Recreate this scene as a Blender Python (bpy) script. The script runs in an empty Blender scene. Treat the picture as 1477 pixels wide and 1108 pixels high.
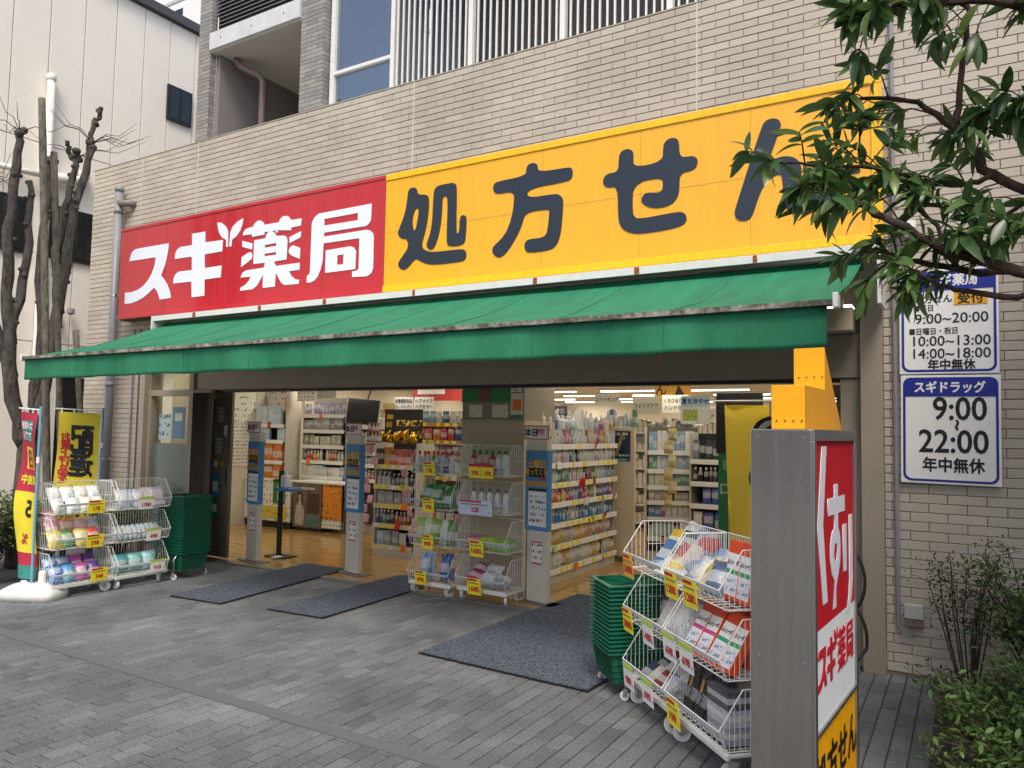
import bpy, math, random
from mathutils import Vector, Matrix
random.seed(7)
R = math.radians
sc = bpy.context.scene
col = sc.collection

# ------------------------------------------------------------------ camera
YAW, PITCH, ROLL, FPX = R(31.08), R(3.483), R(1.009), 1092.4
r0 = Vector((math.cos(YAW), math.sin(YAW), 0)); f0 = Vector((-math.sin(YAW), math.cos(YAW), 0)); u0 = Vector((0, 0, 1))
fw = f0*math.cos(PITCH) + u0*math.sin(PITCH); u1 = u0*math.cos(PITCH) - f0*math.sin(PITCH)
rr = r0*math.cos(ROLL) + u1*math.sin(ROLL); uu = u1*math.cos(ROLL) - r0*math.sin(ROLL)
CAM = Vector((0, 0, 1.70))
cd = bpy.data.cameras.new('camera'); cam = bpy.data.objects.new('camera', cd); col.objects.link(cam)
cd.sensor_width = 36; cd.lens = FPX/1477*36; cd.clip_end = 1500; cd.clip_start = .05
cam.matrix_world = Matrix(((rr.x, uu.x, -fw.x, CAM.x), (rr.y, uu.y, -fw.y, CAM.y), (rr.z, uu.z, -fw.z, CAM.z), (0, 0, 0, 1)))
sc.camera = cam
def proj(p):                       # frame position of a point, only used to rank which pieces show largest
    d = Vector(p) - CAM; z = d.dot(fw)
    if z < .1: return None
    return d.dot(rr)/z*FPX + 738.5, 554 - d.dot(uu)/z*FPX, z

# ------------------------------------------------------------------ light
SUN_EL, SUN_AZ = 55, 150            # azimuth: clockwise from +Y
w = bpy.data.worlds.new('World'); sc.world = w; w.use_nodes = True
nt = w.node_tree; bg = nt.nodes['Background']; sky = nt.nodes.new('ShaderNodeTexSky')
sky.sky_type = 'NISHITA'; sky.sun_disc = False; sky.sun_elevation = R(SUN_EL); sky.sun_rotation = R(SUN_AZ)
sky.air_density = 1.0; sky.dust_density = 4.0; sky.ozone_density = 1.0
nt.links.new(sky.outputs[0], bg.inputs[0]); bg.inputs[1].default_value = .15
sl = bpy.data.lights.new('sun', 'SUN'); sl.energy = 1.5; sl.angle = R(18); sl.color = (1, .94, .84)
so = bpy.data.objects.new('sun', sl); col.objects.link(so)
sd = Vector((math.sin(R(SUN_AZ))*math.cos(R(SUN_EL)), math.cos(R(SUN_AZ))*math.cos(R(SUN_EL)), math.sin(R(SUN_EL))))
so.rotation_euler = sd.to_track_quat('Z', 'Y').to_euler(); so.location = (0, -5, 12)
sc.view_settings.view_transform = 'Standard'; sc.view_settings.look = 'None'; sc.view_settings.gamma = 1
sc.view_settings.exposure = 0.55
sc.cycles.max_bounces = 8; sc.cycles.transparent_max_bounces = 16; sc.cycles.sample_clamp_indirect = 4

# ------------------------------------------------------------------ helpers
def L(h):                          # '#rrggbb' -> linear
    v = [int(h[i:i+2], 16)/255 for i in (1, 3, 5)]
    return tuple(c/12.92 if c <= .04045 else ((c+.055)/1.055)**2.4 for c in v)
MATS = {}
def _m(name):
    m = bpy.data.materials.new(name); m.use_nodes = True; n = m.node_tree
    return m, n, n.nodes['Principled BSDF'], n.nodes, n.links
def P(name, c, rough=.6, metal=0, var=.08, ns=9, bump=0, bs=60, stretch=None, coat=0, spec=.5):
    """paint / plastic / metal with uneven tone and fine relief"""
    if name in MATS: return MATS[name]
    if isinstance(c, str): c = L(c)
    m, n, b, N, K = _m(name)
    b.inputs['Roughness'].default_value = rough; b.inputs['Metallic'].default_value = metal
    b.inputs['Coat Weight'].default_value = coat; b.inputs['Specular IOR Level'].default_value = spec
    tc = N.new('ShaderNodeTexCoord'); src = tc.outputs['Object']
    if stretch:
        mp = N.new('ShaderNodeMapping'); mp.inputs['Scale'].default_value = stretch; K.new(src, mp.inputs[0]); src = mp.outputs[0]
    nz = N.new('ShaderNodeTexNoise'); nz.inputs['Scale'].default_value = ns; nz.inputs['Detail'].default_value = 6; nz.inputs['Roughness'].default_value = .65
    K.new(src, nz.inputs['Vector'])
    cr = N.new('ShaderNodeValToRGB'); cr.color_ramp.elements[0].position = .3; cr.color_ramp.elements[1].position = .7
    cr.color_ramp.elements[0].color = (*[max(0, x*(1-var)) for x in c], 1); cr.color_ramp.elements[1].color = (*[min(1, x*(1+var)) for x in c], 1)
    K.new(nz.outputs[0], cr.inputs[0]); K.new(cr.outputs[0], b.inputs['Base Color'])
    if rough > .12:
        mr = N.new('ShaderNodeMapRange'); mr.inputs[3].default_value = max(.03, rough-.08); mr.inputs[4].default_value = min(1, rough+.08)
        K.new(nz.outputs[0], mr.inputs[0]); K.new(mr.outputs[0], b.inputs['Roughness'])
    if bump:
        n2 = N.new('ShaderNodeTexNoise'); n2.inputs['Scale'].default_value = bs; n2.inputs['Detail'].default_value = 4; K.new(src, n2.inputs['Vector'])
        bp = N.new('ShaderNodeBump'); bp.inputs['Strength'].default_value = bump; bp.inputs['Distance'].default_value = .01
        K.new(n2.outputs[0], bp.inputs['Height']); K.new(bp.outputs[0], b.inputs['Normal'])
    MATS[name] = m; return m
def math_node(N, K, op, a, b=None, c=None):
    x = N.new('ShaderNodeMath'); x.operation = op
    for i, v in enumerate((a, b, c)):
        if v is None: continue
        if isinstance(v, (int, float)): x.inputs[i].default_value = v
        else: K.new(v, x.inputs[i])
    return x.outputs[0]
def PIECES(name, stops, rough=.8, speck=.25, ss=120, bump=.25, patch=.25, spec=.3):
    """many alike pieces (pavers, tiles): each takes its own tone from a ramp, with speckle and stains"""
    m, n, b, N, K = _m(name); b.inputs['Roughness'].default_value = rough; b.inputs['Specular IOR Level'].default_value = spec
    oi = N.new('ShaderNodeObjectInfo'); ge = N.new('ShaderNodeNewGeometry')
    rnd = math_node(N, K, 'FRACT', math_node(N, K, 'ADD', oi.outputs['Random'], ge.outputs['Random Per Island']))
    cr = N.new('ShaderNodeValToRGB'); e = cr.color_ramp.elements
    while len(e) < len(stops): e.new(.5)
    for i, (p, c) in enumerate(stops): e[i].position = p; e[i].color = (*L(c), 1)
    K.new(rnd, cr.inputs[0])
    n1 = N.new('ShaderNodeTexNoise'); n1.inputs['Scale'].default_value = ss; n1.inputs['Detail'].default_value = 5; n1.inputs['Roughness'].default_value = .7
    n2 = N.new('ShaderNodeTexNoise'); n2.inputs['Scale'].default_value = 1.1; n2.inputs['Detail'].default_value = 5
    for q in (n1, n2): K.new(ge.outputs['Position'], q.inputs['Vector'])
    a = N.new('ShaderNodeMapRange'); a.inputs[1].default_value = .3; a.inputs[2].default_value = .7; a.inputs[3].default_value = 1-speck; a.inputs[4].default_value = 1+speck; K.new(n1.outputs[0], a.inputs[0])
    d = N.new('ShaderNodeMapRange'); d.inputs[1].default_value = .3; d.inputs[2].default_value = .7; d.inputs[3].default_value = 1-patch; d.inputs[4].default_value = 1+patch*.6; K.new(n2.outputs[0], d.inputs[0])
    mx = N.new('ShaderNodeVectorMath'); mx.operation = 'SCALE'; K.new(cr.outputs[0], mx.inputs[0]); K.new(math_node(N, K, 'MULTIPLY', a.outputs[0], d.outputs[0]), mx.inputs['Scale'])
    K.new(mx.outputs[0], b.inputs['Base Color'])
    bp = N.new('ShaderNodeBump'); bp.inputs['Strength'].default_value = bump; bp.inputs['Distance'].default_value = .004; K.new(n1.outputs[0], bp.inputs['Height']); K.new(bp.outputs[0], b.inputs['Normal'])
    MATS[name] = m; return m
def PRINT():
    """printed packaging: the object's own colour, a pale label band, a second ink and small print"""
    m, n, b, N, K = _m('printed_packaging'); b.inputs['Roughness'].default_value = .32
    oi = N.new('ShaderNodeObjectInfo'); tc = N.new('ShaderNodeTexCoord'); sp = N.new('ShaderNodeSeparateXYZ'); K.new(tc.outputs['Generated'], sp.inputs[0])
    rnd = oi.outputs['Random']
    hs = N.new('ShaderNodeHueSaturation'); K.new(oi.outputs['Color'], hs.inputs['Color']); K.new(math_node(N, K, 'ADD', math_node(N, K, 'MULTIPLY', rnd, .2), .4), hs.inputs['Hue']); hs.inputs['Value'].default_value = .8
    av = N.new('ShaderNodeVectorMath'); av.operation = 'ADD'; K.new(tc.outputs['Generated'], av.inputs[0])
    cx = N.new('ShaderNodeCombineXYZ'); K.new(math_node(N, K, 'MULTIPLY', rnd, 37.0), cx.inputs[0]); K.new(math_node(N, K, 'MULTIPLY', rnd, 91.0), cx.inputs[2]); K.new(cx.outputs[0], av.inputs[1])
    n1 = N.new('ShaderNodeTexNoise'); n1.inputs['Scale'].default_value = 3.2; n1.inputs['Detail'].default_value = 1; K.new(av.outputs[0], n1.inputs['Vector'])
    ink = math_node(N, K, 'GREATER_THAN', n1.outputs[0], .56)
    m1 = N.new('ShaderNodeMix'); m1.data_type = 'RGBA'; K.new(ink, m1.inputs[0]); K.new(oi.outputs['Color'], m1.inputs[6]); K.new(hs.outputs[0], m1.inputs[7])
    zc = math_node(N, K, 'SUBTRACT', sp.outputs[2], math_node(N, K, 'ADD', math_node(N, K, 'MULTIPLY', rnd, .35), .35))
    band = math_node(N, K, 'LESS_THAN', math_node(N, K, 'ABSOLUTE', zc), .17)
    m2 = N.new('ShaderNodeMix'); m2.data_type = 'RGBA'; K.new(math_node(N, K, 'MULTIPLY', band, .55), m2.inputs[0]); K.new(m1.outputs[2], m2.inputs[6]); m2.inputs[7].default_value = (.72, .72, .68, 1)
    mp = N.new('ShaderNodeMapping'); mp.inputs['Scale'].default_value = (13, 13, 9); K.new(av.outputs[0], mp.inputs[0])
    n2 = N.new('ShaderNodeTexNoise'); n2.inputs['Scale'].default_value = 1.6; n2.inputs['Detail'].default_value = 2; K.new(mp.outputs[0], n2.inputs['Vector'])
    txt = math_node(N, K, 'GREATER_THAN', n2.outputs[0], .625)
    m3 = N.new('ShaderNodeMix'); m3.data_type = 'RGBA'; K.new(math_node(N, K, 'MULTIPLY', txt, .75), m3.inputs[0]); K.new(m2.outputs[2], m3.inputs[6]); m3.inputs[7].default_value = (.05, .06, .12, 1)
    K.new(m3.outputs[2], b.inputs['Base Color']); MATS['print'] = m; return m
def SMALLPRINT(name, bgc, inks, sx=60, sz=34, thr=.55):
    """a sheet with rows of print too small to read"""
    if name in MATS: return MATS[name]
    m, n, b, N, K = _m(name); b.inputs['Roughness'].default_value = .5
    tc = N.new('ShaderNodeTexCoord'); mp = N.new('ShaderNodeMapping'); mp.inputs['Scale'].default_value = (sx, sx, sz); K.new(tc.outputs['Object'], mp.inputs[0])
    vz = N.new('ShaderNodeTexNoise'); vz.inputs['Scale'].default_value = 1; vz.inputs['Detail'].default_value = 1; K.new(mp.outputs[0], vz.inputs['Vector'])
    sp = N.new('ShaderNodeSeparateXYZ'); K.new(mp.outputs[0], sp.inputs[0])
    row = math_node(N, K, 'GREATER_THAN', math_node(N, K, 'SINE', math_node(N, K, 'MULTIPLY', sp.outputs[2], 3.0)), -.1)
    on = math_node(N, K, 'MULTIPLY', math_node(N, K, 'GREATER_THAN', vz.outputs[0], thr), row)
    n2 = N.new('ShaderNodeTexNoise'); n2.inputs['Scale'].default_value = 14; n2.inputs['Detail'].default_value = 0; K.new(tc.outputs['Object'], n2.inputs['Vector'])
    cr = N.new('ShaderNodeValToRGB'); cr.color_ramp.interpolation = 'CONSTANT'; e = cr.color_ramp.elements
    while len(e) < len(inks): e.new(.5)
    for i, c in enumerate(inks): e[i].position = 0 if i == 0 else .36+.28*i/len(inks); e[i].color = (*L(c), 1)
    K.new(n2.outputs[0], cr.inputs[0])
    mx = N.new('ShaderNodeMix'); mx.data_type = 'RGBA'; K.new(on, mx.inputs[0]); mx.inputs[6].default_value = (*L(bgc), 1); K.new(cr.outputs[0], mx.inputs[7]); K.new(mx.outputs[2], b.inputs['Base Color'])
    MATS[name] = m; return m
def EMIT(name, c, s):
    if name in MATS: return MATS[name]
    m, n, b, N, K = _m(name); b.inputs['Base Color'].default_value = (.8, .8, .8, 1); b.inputs['Emission Color'].default_value = (*c, 1); b.inputs['Emission Strength'].default_value = s
    MATS[name] = m; return m
def GLASS(name, tint, gloss=.12):
    m, n, b, N, K = _m(name); out = N['Material Output']; N.remove(b)
    t = N.new('ShaderNodeBsdfTransparent'); t.inputs[0].default_value = (*tint, 1); g = N.new('ShaderNodeBsdfGlossy'); g.inputs['Roughness'].default_value = .02
    fr = N.new('ShaderNodeLayerWeight'); fr.inputs[0].default_value = .5; mx = N.new('ShaderNodeMixShader')
    K.new(math_node(N, K, 'ADD', math_node(N, K, 'MULTIPLY', math_node(N, K, 'POWER', fr.outputs['Facing'], 4.0), .6), gloss+.03), mx.inputs[0]); K.new(t.outputs[0], mx.inputs[1]); K.new(g.outputs[0], mx.inputs[2]); K.new(mx.outputs[0], out.inputs[0])
    MATS[name] = m; return m
def LEAF(name, stops, rough=.4):
    m, n, b, N, K = _m(name); b.inputs['Roughness'].default_value = rough; b.inputs['Specular IOR Level'].default_value = .4
    oi = N.new('ShaderNodeObjectInfo'); ge = N.new('ShaderNodeNewGeometry')
    rnd = math_node(N, K, 'FRACT', math_node(N, K, 'ADD', oi.outputs['Random'], ge.outputs['Random Per Island']))
    cr = N.new('ShaderNodeValToRGB'); e = cr.color_ramp.elements
    while len(e) < len(stops): e.new(.5)
    for i, (p, c) in enumerate(stops): e[i].position = p; e[i].color = (*c, 1)
    K.new(rnd, cr.inputs[0]); K.new(cr.outputs[0], b.inputs['Base Color'])
    out = N['Material Output']; tr = N.new('ShaderNodeBsdfTranslucent'); K.new(cr.outputs[0], tr.inputs[0]); ms = N.new('ShaderNodeMixShader'); ms.inputs[0].default_value = .3
    K.new(b.outputs[0], ms.inputs[1]); K.new(tr.outputs[0], ms.inputs[2]); K.new(ms.outputs[0], out.inputs[0])
    MATS[name] = m; return m

class MB:
    """collects shapes, builds them as one mesh object"""
    def __init__(s): s.v = []; s.f = []; s.m = []
    def add(s, vs, fs, mi=0):
        o = len(s.v); s.v += [tuple(x) for x in vs]; s.f += [[i+o for i in f] for f in fs]; s.m += [mi]*len(fs); return s
    def box(s, x0, x1, y0, y1, z0, z1, mi=0, mat=None):
        vs = [Vector((x, y, z)) for z in (z0, z1) for y in (y0, y1) for x in (x0, x1)]
        if mat: vs = [mat @ q for q in vs]
        return s.add(vs, [(0, 2, 3, 1), (4, 5, 7, 6), (0, 1, 5, 4), (1, 3, 7, 5), (3, 2, 6, 7), (2, 0, 4, 6)], mi)
    def frustum(s, x0, x1, y0, y1, z0, z1, c, mi=0):     # box whose top edge is chamfered by c
        zs = [(z0, 0), (z1-c, 0), (z1, c)]; vs = []
        for z, k in zs: vs += [(x0+k, y0+k, z), (x1-k, y0+k, z), (x1-k, y1-k, z), (x0+k, y1-k, z)]
        fs = [(8, 9, 10, 11)]
        for r in (0, 4):
            for i in range(4): j = (i+1) % 4; fs.append((r+i, r+j, r+j+4, r+i+4))
        return s.add(vs, fs, mi)
    def tube(s, pts, r, n=6, mi=0, cap=True):
        pts = [Vector(p) for p in pts]; rs = r if isinstance(r, (list, tuple)) else [r]*len(pts); vs = []; fs = []
        prev = None
        for i, p in enumerate(pts):
            d = (pts[min(i+1, len(pts)-1)] - pts[max(i-1, 0)]); d = d.normalized() if d.length > 1e-9 else Vector((0, 0, 1))
            a = prev if prev is not None else (Vector((0, 0, 1)) if abs(d.z) < .9 else Vector((1, 0, 0)))
            a = (a - d*a.dot(d)); a = a.normalized() if a.length > 1e-6 else d.orthogonal().normalized(); prev = a; b = d.cross(a)
            vs += [p + (a*math.cos(6.28318*k/n) + b*math.sin(6.28318*k/n))*rs[i] for k in range(n)]
        for i in range(len(pts)-1):
            for k in range(n): j = (k+1) % n; fs.append((i*n+k, i*n+j, (i+1)*n+j, (i+1)*n+k))
        if cap: fs.append(tuple(reversed(range(n)))); fs.append(tuple((len(pts)-1)*n+k for k in range(n)))
        return s.add(vs, fs, mi)
    def lathe(s, prof, n=12, c=(0, 0), mi=0):
        vs = []; fs = []
        for r, z in prof: vs += [(c[0]+r*math.cos(6.28318*k/n), c[1]+r*math.sin(6.28318*k/n), z) for k in range(n)]
        for i in range(len(prof)-1):
            for k in range(n): j = (k+1) % n; fs.append((i*n+k, i*n+j, (i+1)*n+j, (i+1)*n+k))
        fs.append(tuple(reversed(range(n)))); fs.append(tuple((len(prof)-1)*n+k for k in range(n)))
        return s.add(vs, fs, mi)
    def prism(s, poly, a, b, axis='x', mi=0):            # poly in the two other axes, swept from a to b
        n = len(poly); mk = {'x': lambda t, p: (t, p[0], p[1]), 'y': lambda t, p: (p[0], t, p[1]), 'z': lambda t, p: (p[0], p[1], t)}[axis]
        vs = [mk(t, p) for t in (a, b) for p in poly]
        return s.add(vs, [tuple(range(n)), tuple(range(2*n-1, n-1, -1))] + [(i, i+n, (i+1) % n+n, (i+1) % n) for i in range(n)], mi)
    def mesh(s, name, mats, smooth=False):
        me = bpy.data.meshes.new(name); me.from_pydata(s.v, [], s.f); 
        for q in (mats if isinstance(mats, (list, tuple)) else [mats]): me.materials.append(q)
        if any(s.m): me.polygons.foreach_set('material_index', s.m)
        if smooth: me.polygons.foreach_set('use_smooth', [True]*len(s.f))
        import bmesh
        b = bmesh.new(); b.from_mesh(me); bmesh.ops.recalc_face_normals(b, faces=b.faces); b.to_mesh(me); b.free()
        return me
    def build(s, name, mats, parent=None, loc=(0, 0, 0), rz=0, smooth=False, kind=None, bevel=0):
        o = link(name, s.mesh(name, mats, smooth), parent, loc, rz)
        if kind: o['kind'] = kind
        if bevel:
            bv = o.modifiers.new('bevel', 'BEVEL'); bv.width = bevel; bv.segments = 2; bv.limit_method = 'ANGLE'
        return o
def link(name, data, parent=None, loc=(0, 0, 0), rz=0):
    o = bpy.data.objects.new(name, data); col.objects.link(o); o.parent = parent; o.location = loc; o.rotation_euler = (0, 0, rz); return o
def tag(o, label, cat, group=None, kind=None):
    if label: o['label'] = label
    if cat: o['category'] = cat
    if group: o['group'] = group
    if kind: o['kind'] = kind
    return o
def thing(name, label, cat, loc=(0, 0, 0), rz=0, group=None): return tag(link(name, None, None, loc, rz), label, cat, group)
def struct(o): o['kind'] = 'structure'; return o
def copy_tree(o, parent=None):
    c = o.copy(); col.objects.link(c); c.parent = parent
    for ch in list(o.children): copy_tree(ch, c)
    return c
def bx(name, m, parent, x0, x1, y0, y1, z0, z1, bevel=0, loc=(0, 0, 0), rz=0): return MB().box(x0, x1, y0, y1, z0, z1).build(name, m, parent, loc, rz, bevel=bevel)

# lettering -----------------------------------------------------------
TXT = {}
def text_mesh(s, bold=0.0, mirror=False, vertical=False):
    k = (s, bold, mirror, vertical)
    if k in TXT: return TXT[k]
    c = bpy.data.curves.new('lettering', 'FONT'); c.body = '\n'.join(s) if vertical else s; c.size = 1; c.align_x = 'CENTER'; c.align_y = 'CENTER'; c.resolution_u = 3
    if vertical: c.space_line = .82
    o = bpy.data.objects.new('lettering', c); col.objects.link(o); bpy.context.view_layer.update()
    me = bpy.data.meshes.new_from_object(o.evaluated_get(bpy.context.evaluated_depsgraph_get())); bpy.data.objects.remove(o)
    vs = [v.co.copy() for v in me.vertices]; fs = [list(p.vertices) for p in me.polygons]; b = MB()
    xs = [v.x for v in vs]; ys = [v.y for v in vs]; ox, oy = (min(xs)+max(xs))/2, (min(ys)+max(ys))/2
    sh = [(0, 0)] if not bold else [(0, 0), (bold, 0), (-bold, 0), (0, bold), (0, -bold), (bold*.7, bold*.7), (-bold*.7, -bold*.7)]
    for i, (dx, dy) in enumerate(sh):
        b.add([((v.x-ox+dx)*(-1 if mirror else 1), -.0002*i, v.y-oy+dy) for v in vs], fs)
    TXT[k] = b; b.w = max(xs)-min(xs); b.h = max(ys)-min(ys); TXT[k] = b; return b
TXM = {}
def text(s, parent, x, y, z, size, m, bold=.02, mirror=False, vertical=False, fit=None, name='lettering', rot=0, warp=None, sx=1):
    b = text_mesh(s, bold, mirror, vertical); k = (s, bold, mirror, vertical, m.name)
    if warp:
        sc_ = size; q = MB(); q.add([warp(v[0]*sc_*sx+x, v[2]*sc_+z, v[1]*sc_) for v in b.v], b.f); return q.build(name, m, parent)
    if k not in TXM:
        me = bpy.data.meshes.new('lettering'); me.from_pydata(b.v, [], b.f); me.materials.append(m); TXM[k] = me
    o = link(name, TXM[k], parent, (x, y, z)); 
    if fit: sx = min(1, fit/(b.w*size))
    o.scale = (size*sx, size, size); o.rotation_euler = (0, rot, 0); return o
def chaikin(p, n=2):
    for _ in range(n):
        q = []
        for i in range(len(p)):
            a, b = p[i], p[(i+1) % len(p)]; q += [(a[0]*.75+b[0]*.25, a[1]*.75+b[1]*.25), (a[0]*.25+b[0]*.75, a[1]*.25+b[1]*.75)]
        p = q
    return p
def glyph_mesh(polys, m, smooth=0, ext=.002):
    c = bpy.data.curves.new('character', 'CURVE'); c.dimensions = '2D'; c.fill_mode = 'BOTH'; c.extrude = ext
    for p in polys:
        p = chaikin(p, smooth) if smooth else p
        s = c.splines.new('POLY'); s.points.add(len(p)-1); s.use_cyclic_u = True
        for i, (x, z) in enumerate(p): s.points[i].co = (x/1000, z/1000, 0, 1)
    o = bpy.data.objects.new('character', c); col.objects.link(o); bpy.context.view_layer.update()
    me = bpy.data.meshes.new_from_object(o.evaluated_get(bpy.context.evaluated_depsgraph_get())); bpy.data.objects.remove(o)
    me.transform(Matrix.Rotation(R(90), 4, 'X')); me.materials.clear(); me.materials.append(m); return me
def card(name, label, cat, loc, rz, w_, h, bgm, bands=(), texts=(), group=None, tilt=0, parent=None, t=.004, roll=0):
    """a flat printed card or board; local x right, z up, face towards -y, origin at its centre"""
    o = MB().box(-w_/2, w_/2, 0, t, -h/2, h/2).build(name, bgm, parent, loc, rz); o.rotation_euler = (tilt, roll, rz)
    if label: tag(o, label, cat, group)
    for i, bd in enumerate(bands):
        x0, x1, z0, z1, m = bd; MB().box(x0*w_, x1*w_, -.0012-.0004*i, .001, z0*h, z1*h).build('printed_panel', m, o)
    for tx in texts:
        s, x, z, size, m = tx[:5]; kw = tx[5] if len(tx) > 5 else {}
        text(s, o, x*w_, -.0032, z*h, size, m, **kw)
    return o
# ------------------------------------------------------------------ materials
PAVER = PIECES('paver_concrete', [(0, '#5d6062'), (.2, '#66696b'), (.8, '#6b6e70'), (1, '#747778')], .85, .5, 75, .6, .4)
TILE = PIECES('beige_wall_tile', [(0, '#b2a99b'), (.3, '#b7aea0'), (.8, '#bab1a3'), (1, '#beb6a9')], .6, .06, 90, .1, .14)
GTILE = PIECES('grey_wall_tile', [(0, '#7f7d7c'), (.5, '#8c8987'), (1, '#98958f')], .6, .08, 90, .1, .08)
JOINT = P('paver_joint_sand', '#2f3031', .95, var=.2, ns=40)
CAVITY = P('joint_mortar', '#847b70', .9, var=.15, bump=.3)
SEALANT = P('pale_sealant', '#c5c0b4', .7)
BRONZE = P('bronze_aluminium', '#9c9282', .4, .12, .06, 3)
BRONZE_D = P('dark_bronze_aluminium', '#7d7362', .42, .12, .08, 3)
CONC = P('fair_concrete', '#c3c6c7', .7, var=.1, ns=5, bump=.1)
SOFFIT = P('soffit_paint', '#b1aaa0', .8, var=.04)
WALLP = P('mauve_wall_paint', '#8f8784', .8, var=.06, ns=3)
PANEL = P('siding_panel', '#e9e2d6', .65, var=.03, ns=2.5, bump=.04, bs=200)
WHITEP = P('white_paint', '#e6e6e2', .45, var=.05)
WHITEM = P('white_coated_metal', '#d9dad6', .4, var=.07, ns=14)
BLACKM = P('black_metal', '#1d1d1f', .4, var=.15)
BLACKP = P('black_print', '#16171a', .5, var=.05)
PVC = P('grey_pvc_pipe', '#86868a', .4, var=.08, ns=6)
PVCW = P('ivory_pvc_pipe', '#ded9cf', .45, var=.05)
PVCB = P('brown_pvc_pipe', '#7b6a66', .45, var=.08)
CHROME = P('chrome', '#c9c9c9', .18, 1, .05)
DARKGLASS = P('dark_window_glass', '#1c2224', .06, 0, .2, 2, spec=.7)
SKYGLASS = GLASS('pale_window_glass', (.62, .7, .78), .22)
CLEAR = GLASS('clear_glass', (.93, .96, .95), .02)
RED_S = P('red_sign_vinyl', '#bb1f2c', .3, var=.09, ns=1.2, coat=.4, stretch=(9, 9, .8))
YEL_S = P('yellow_sign_vinyl', '#f3ae12', .3, var=.05, ns=1.2, coat=.35, stretch=(9, 9, .8))
YEL_T = P('yellow_sign_trim', '#f2bb12', .32, var=.15, ns=7, stretch=(9, 9, 1))
NAVY = P('navy_sign_vinyl', '#1d2734', .35, coat=.2)
WHT_S = P('white_sign_vinyl', '#e3e9f5', .4, var=.03, stretch=(30, 30, 1))
GREEN_A = P('green_awning_cloth', '#2c7657', .75, var=.2, ns=1.4, stretch=(5, .8, 1.2), bump=.25, bs=40, spec=.2)
RUST = P('rust_stain', '#8a4b25', .8, var=.4, ns=60)
SOILM = P('planting_soil', '#3b352d', .95, var=.4, ns=30, bump=.8, bs=70)
STRIPM = P('smooth_concrete_band', '#5c5f61', .85, var=.15, ns=60, bump=.15, bs=200)
BLUEM = P('royal_blue_print', '#1e2a8c', .4); REDP = P('red_print', '#c0182c', .5, var=.04); YELP = P('yellow_print', '#f2df2c', .5, var=.03)
WHP = P('white_print', '#e9e9e6', .5, var=.02); SKYB = P('sky_blue_print', '#4585b8', .45, var=.05); GRNP = P('green_print', '#1f7d3c', .5); ORGP = P('orange_print', '#e8701c', .5, var=.05)
LIMEP = P('lime_print', '#b8d24c', .5); PINKP = P('pink_print', '#d9a7ae', .5, var=.2, ns=25); NAVYP = P('navy_poster_print', '#152c52', .35, var=.3, ns=8); BROWNP = P('brown_print', '#7d6a55', .45, var=.2)
PRT = PRINT()
SPW = SMALLPRINT('white_sheet_small_print', '#e6e4da', ['#2b2b2b', '#b5442c', '#3d5a3a', '#444444'])
SPL = SMALLPRINT('white_sheet_sparse_print', '#e9e6d8', ['#454540', '#a8552c', '#3d4d3a'], 26, 20, .6)
SPO = SMALLPRINT('orange_pack_print', '#e0892a', ['#7a3d12', '#f2c14b', '#5a2a10'], 26, 20, .55)
SPB = SMALLPRINT('blue_pack_print', '#cfe2f0', ['#3f86c4', '#c08a70', '#2f5f96'], 22, 18, .52)
SPK = SMALLPRINT('grey_sheet_small_print', '#b9bbae', ['#3a3a38', '#555550'], 60, 40, .55)
SPG = SMALLPRINT('gold_display_print', '#2b2412', ['#d8ad33', '#f1d873', '#b8862a'], 22, 14, .5)
F = 6.17                                # the tiled wall face stands at y = F

# ------------------------------------------------------------------ ground and pavement
struct(MB().add([(-300, -300, -.03), (300, -300, -.03), (300, 300, -.03), (-300, 300, -.03)], [(0, 1, 2, 3)]).build('ground', P('asphalt', '#6c6c6e', .9, var=.2, ns=40, bump=.3)))
pav = struct(bx('pavement', JOINT, None, -16, -.2, -6, 6.34, -.029, -.006))
cand = []
xs_ = [-16 + .1*i for i in range(158)]
for i, x in enumerate(xs_):
    for (ya, yb) in ((-6, 3.18), (3.29, 6.34)):
        y = ya - ((i*.37) % 1)*.2 - random.uniform(0, .03)
        while y < yb - .01:
            a, b = max(y, ya), min(y+.2, yb)
            if b-a > .012: cand.append((x+.05, (a+b)/2, b-a))
            y += .2
vis = []; rest = MB()
for x, y, l in cand:
    q = proj((x, y, 0)); ok = q and -30 < q[0] < 1507 and q[1] < 1140 and abs(l-.2) < .001
    if ok: vis.append((q[2], x, y, l))
vis.sort(); near = set((x, y) for _, x, y, _ in vis[:300])
pm_ = MB().frustum(-.0468, .0468, -.096, .096, -.03, 0, .0035).mesh('paver', PAVER)
for x, y, l in cand:
    dz = random.uniform(-.0015, .0012)
    if (x, y) in near:
        o = link('paver', pm_, pav, (x, y, dz)); o.rotation_euler = (random.uniform(-.006, .006), random.uniform(-.012, .012), 0)
    else:
        rest.frustum(x-.0468, x+.0468, y-l/2+.0038, y+l/2-.0038, -.025, dz, .0035)
rest.build('paver_field', PAVER, pav, kind='stuff')
bx('edging_strip', STRIPM, pav, -16, -.2, 3.183, 3.287, -.02, .001)
bed = struct(MB().build('planting_bed', SOILM)); b = MB(); nx, ny = 30, 34
for j in range(ny+1):
    for i in range(nx+1):
        x, y = -.2+3.4*i/nx, -1+7.13*j/ny; b.v.append((x, y, -.005 + (0 if i == 0 else .05*math.sin(x*5+y*3)*math.sin(y*4.1)+.03+random.uniform(-.02, .02))))
b.f = [(j*(nx+1)+i, j*(nx+1)+i+1, (j+1)*(nx+1)+i+1, (j+1)*(nx+1)+i) for j in range(ny) for i in range(nx)]; b.m = [0]*len(b.f); bed.data = b.mesh('planting_bed', SOILM, True)

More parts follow.
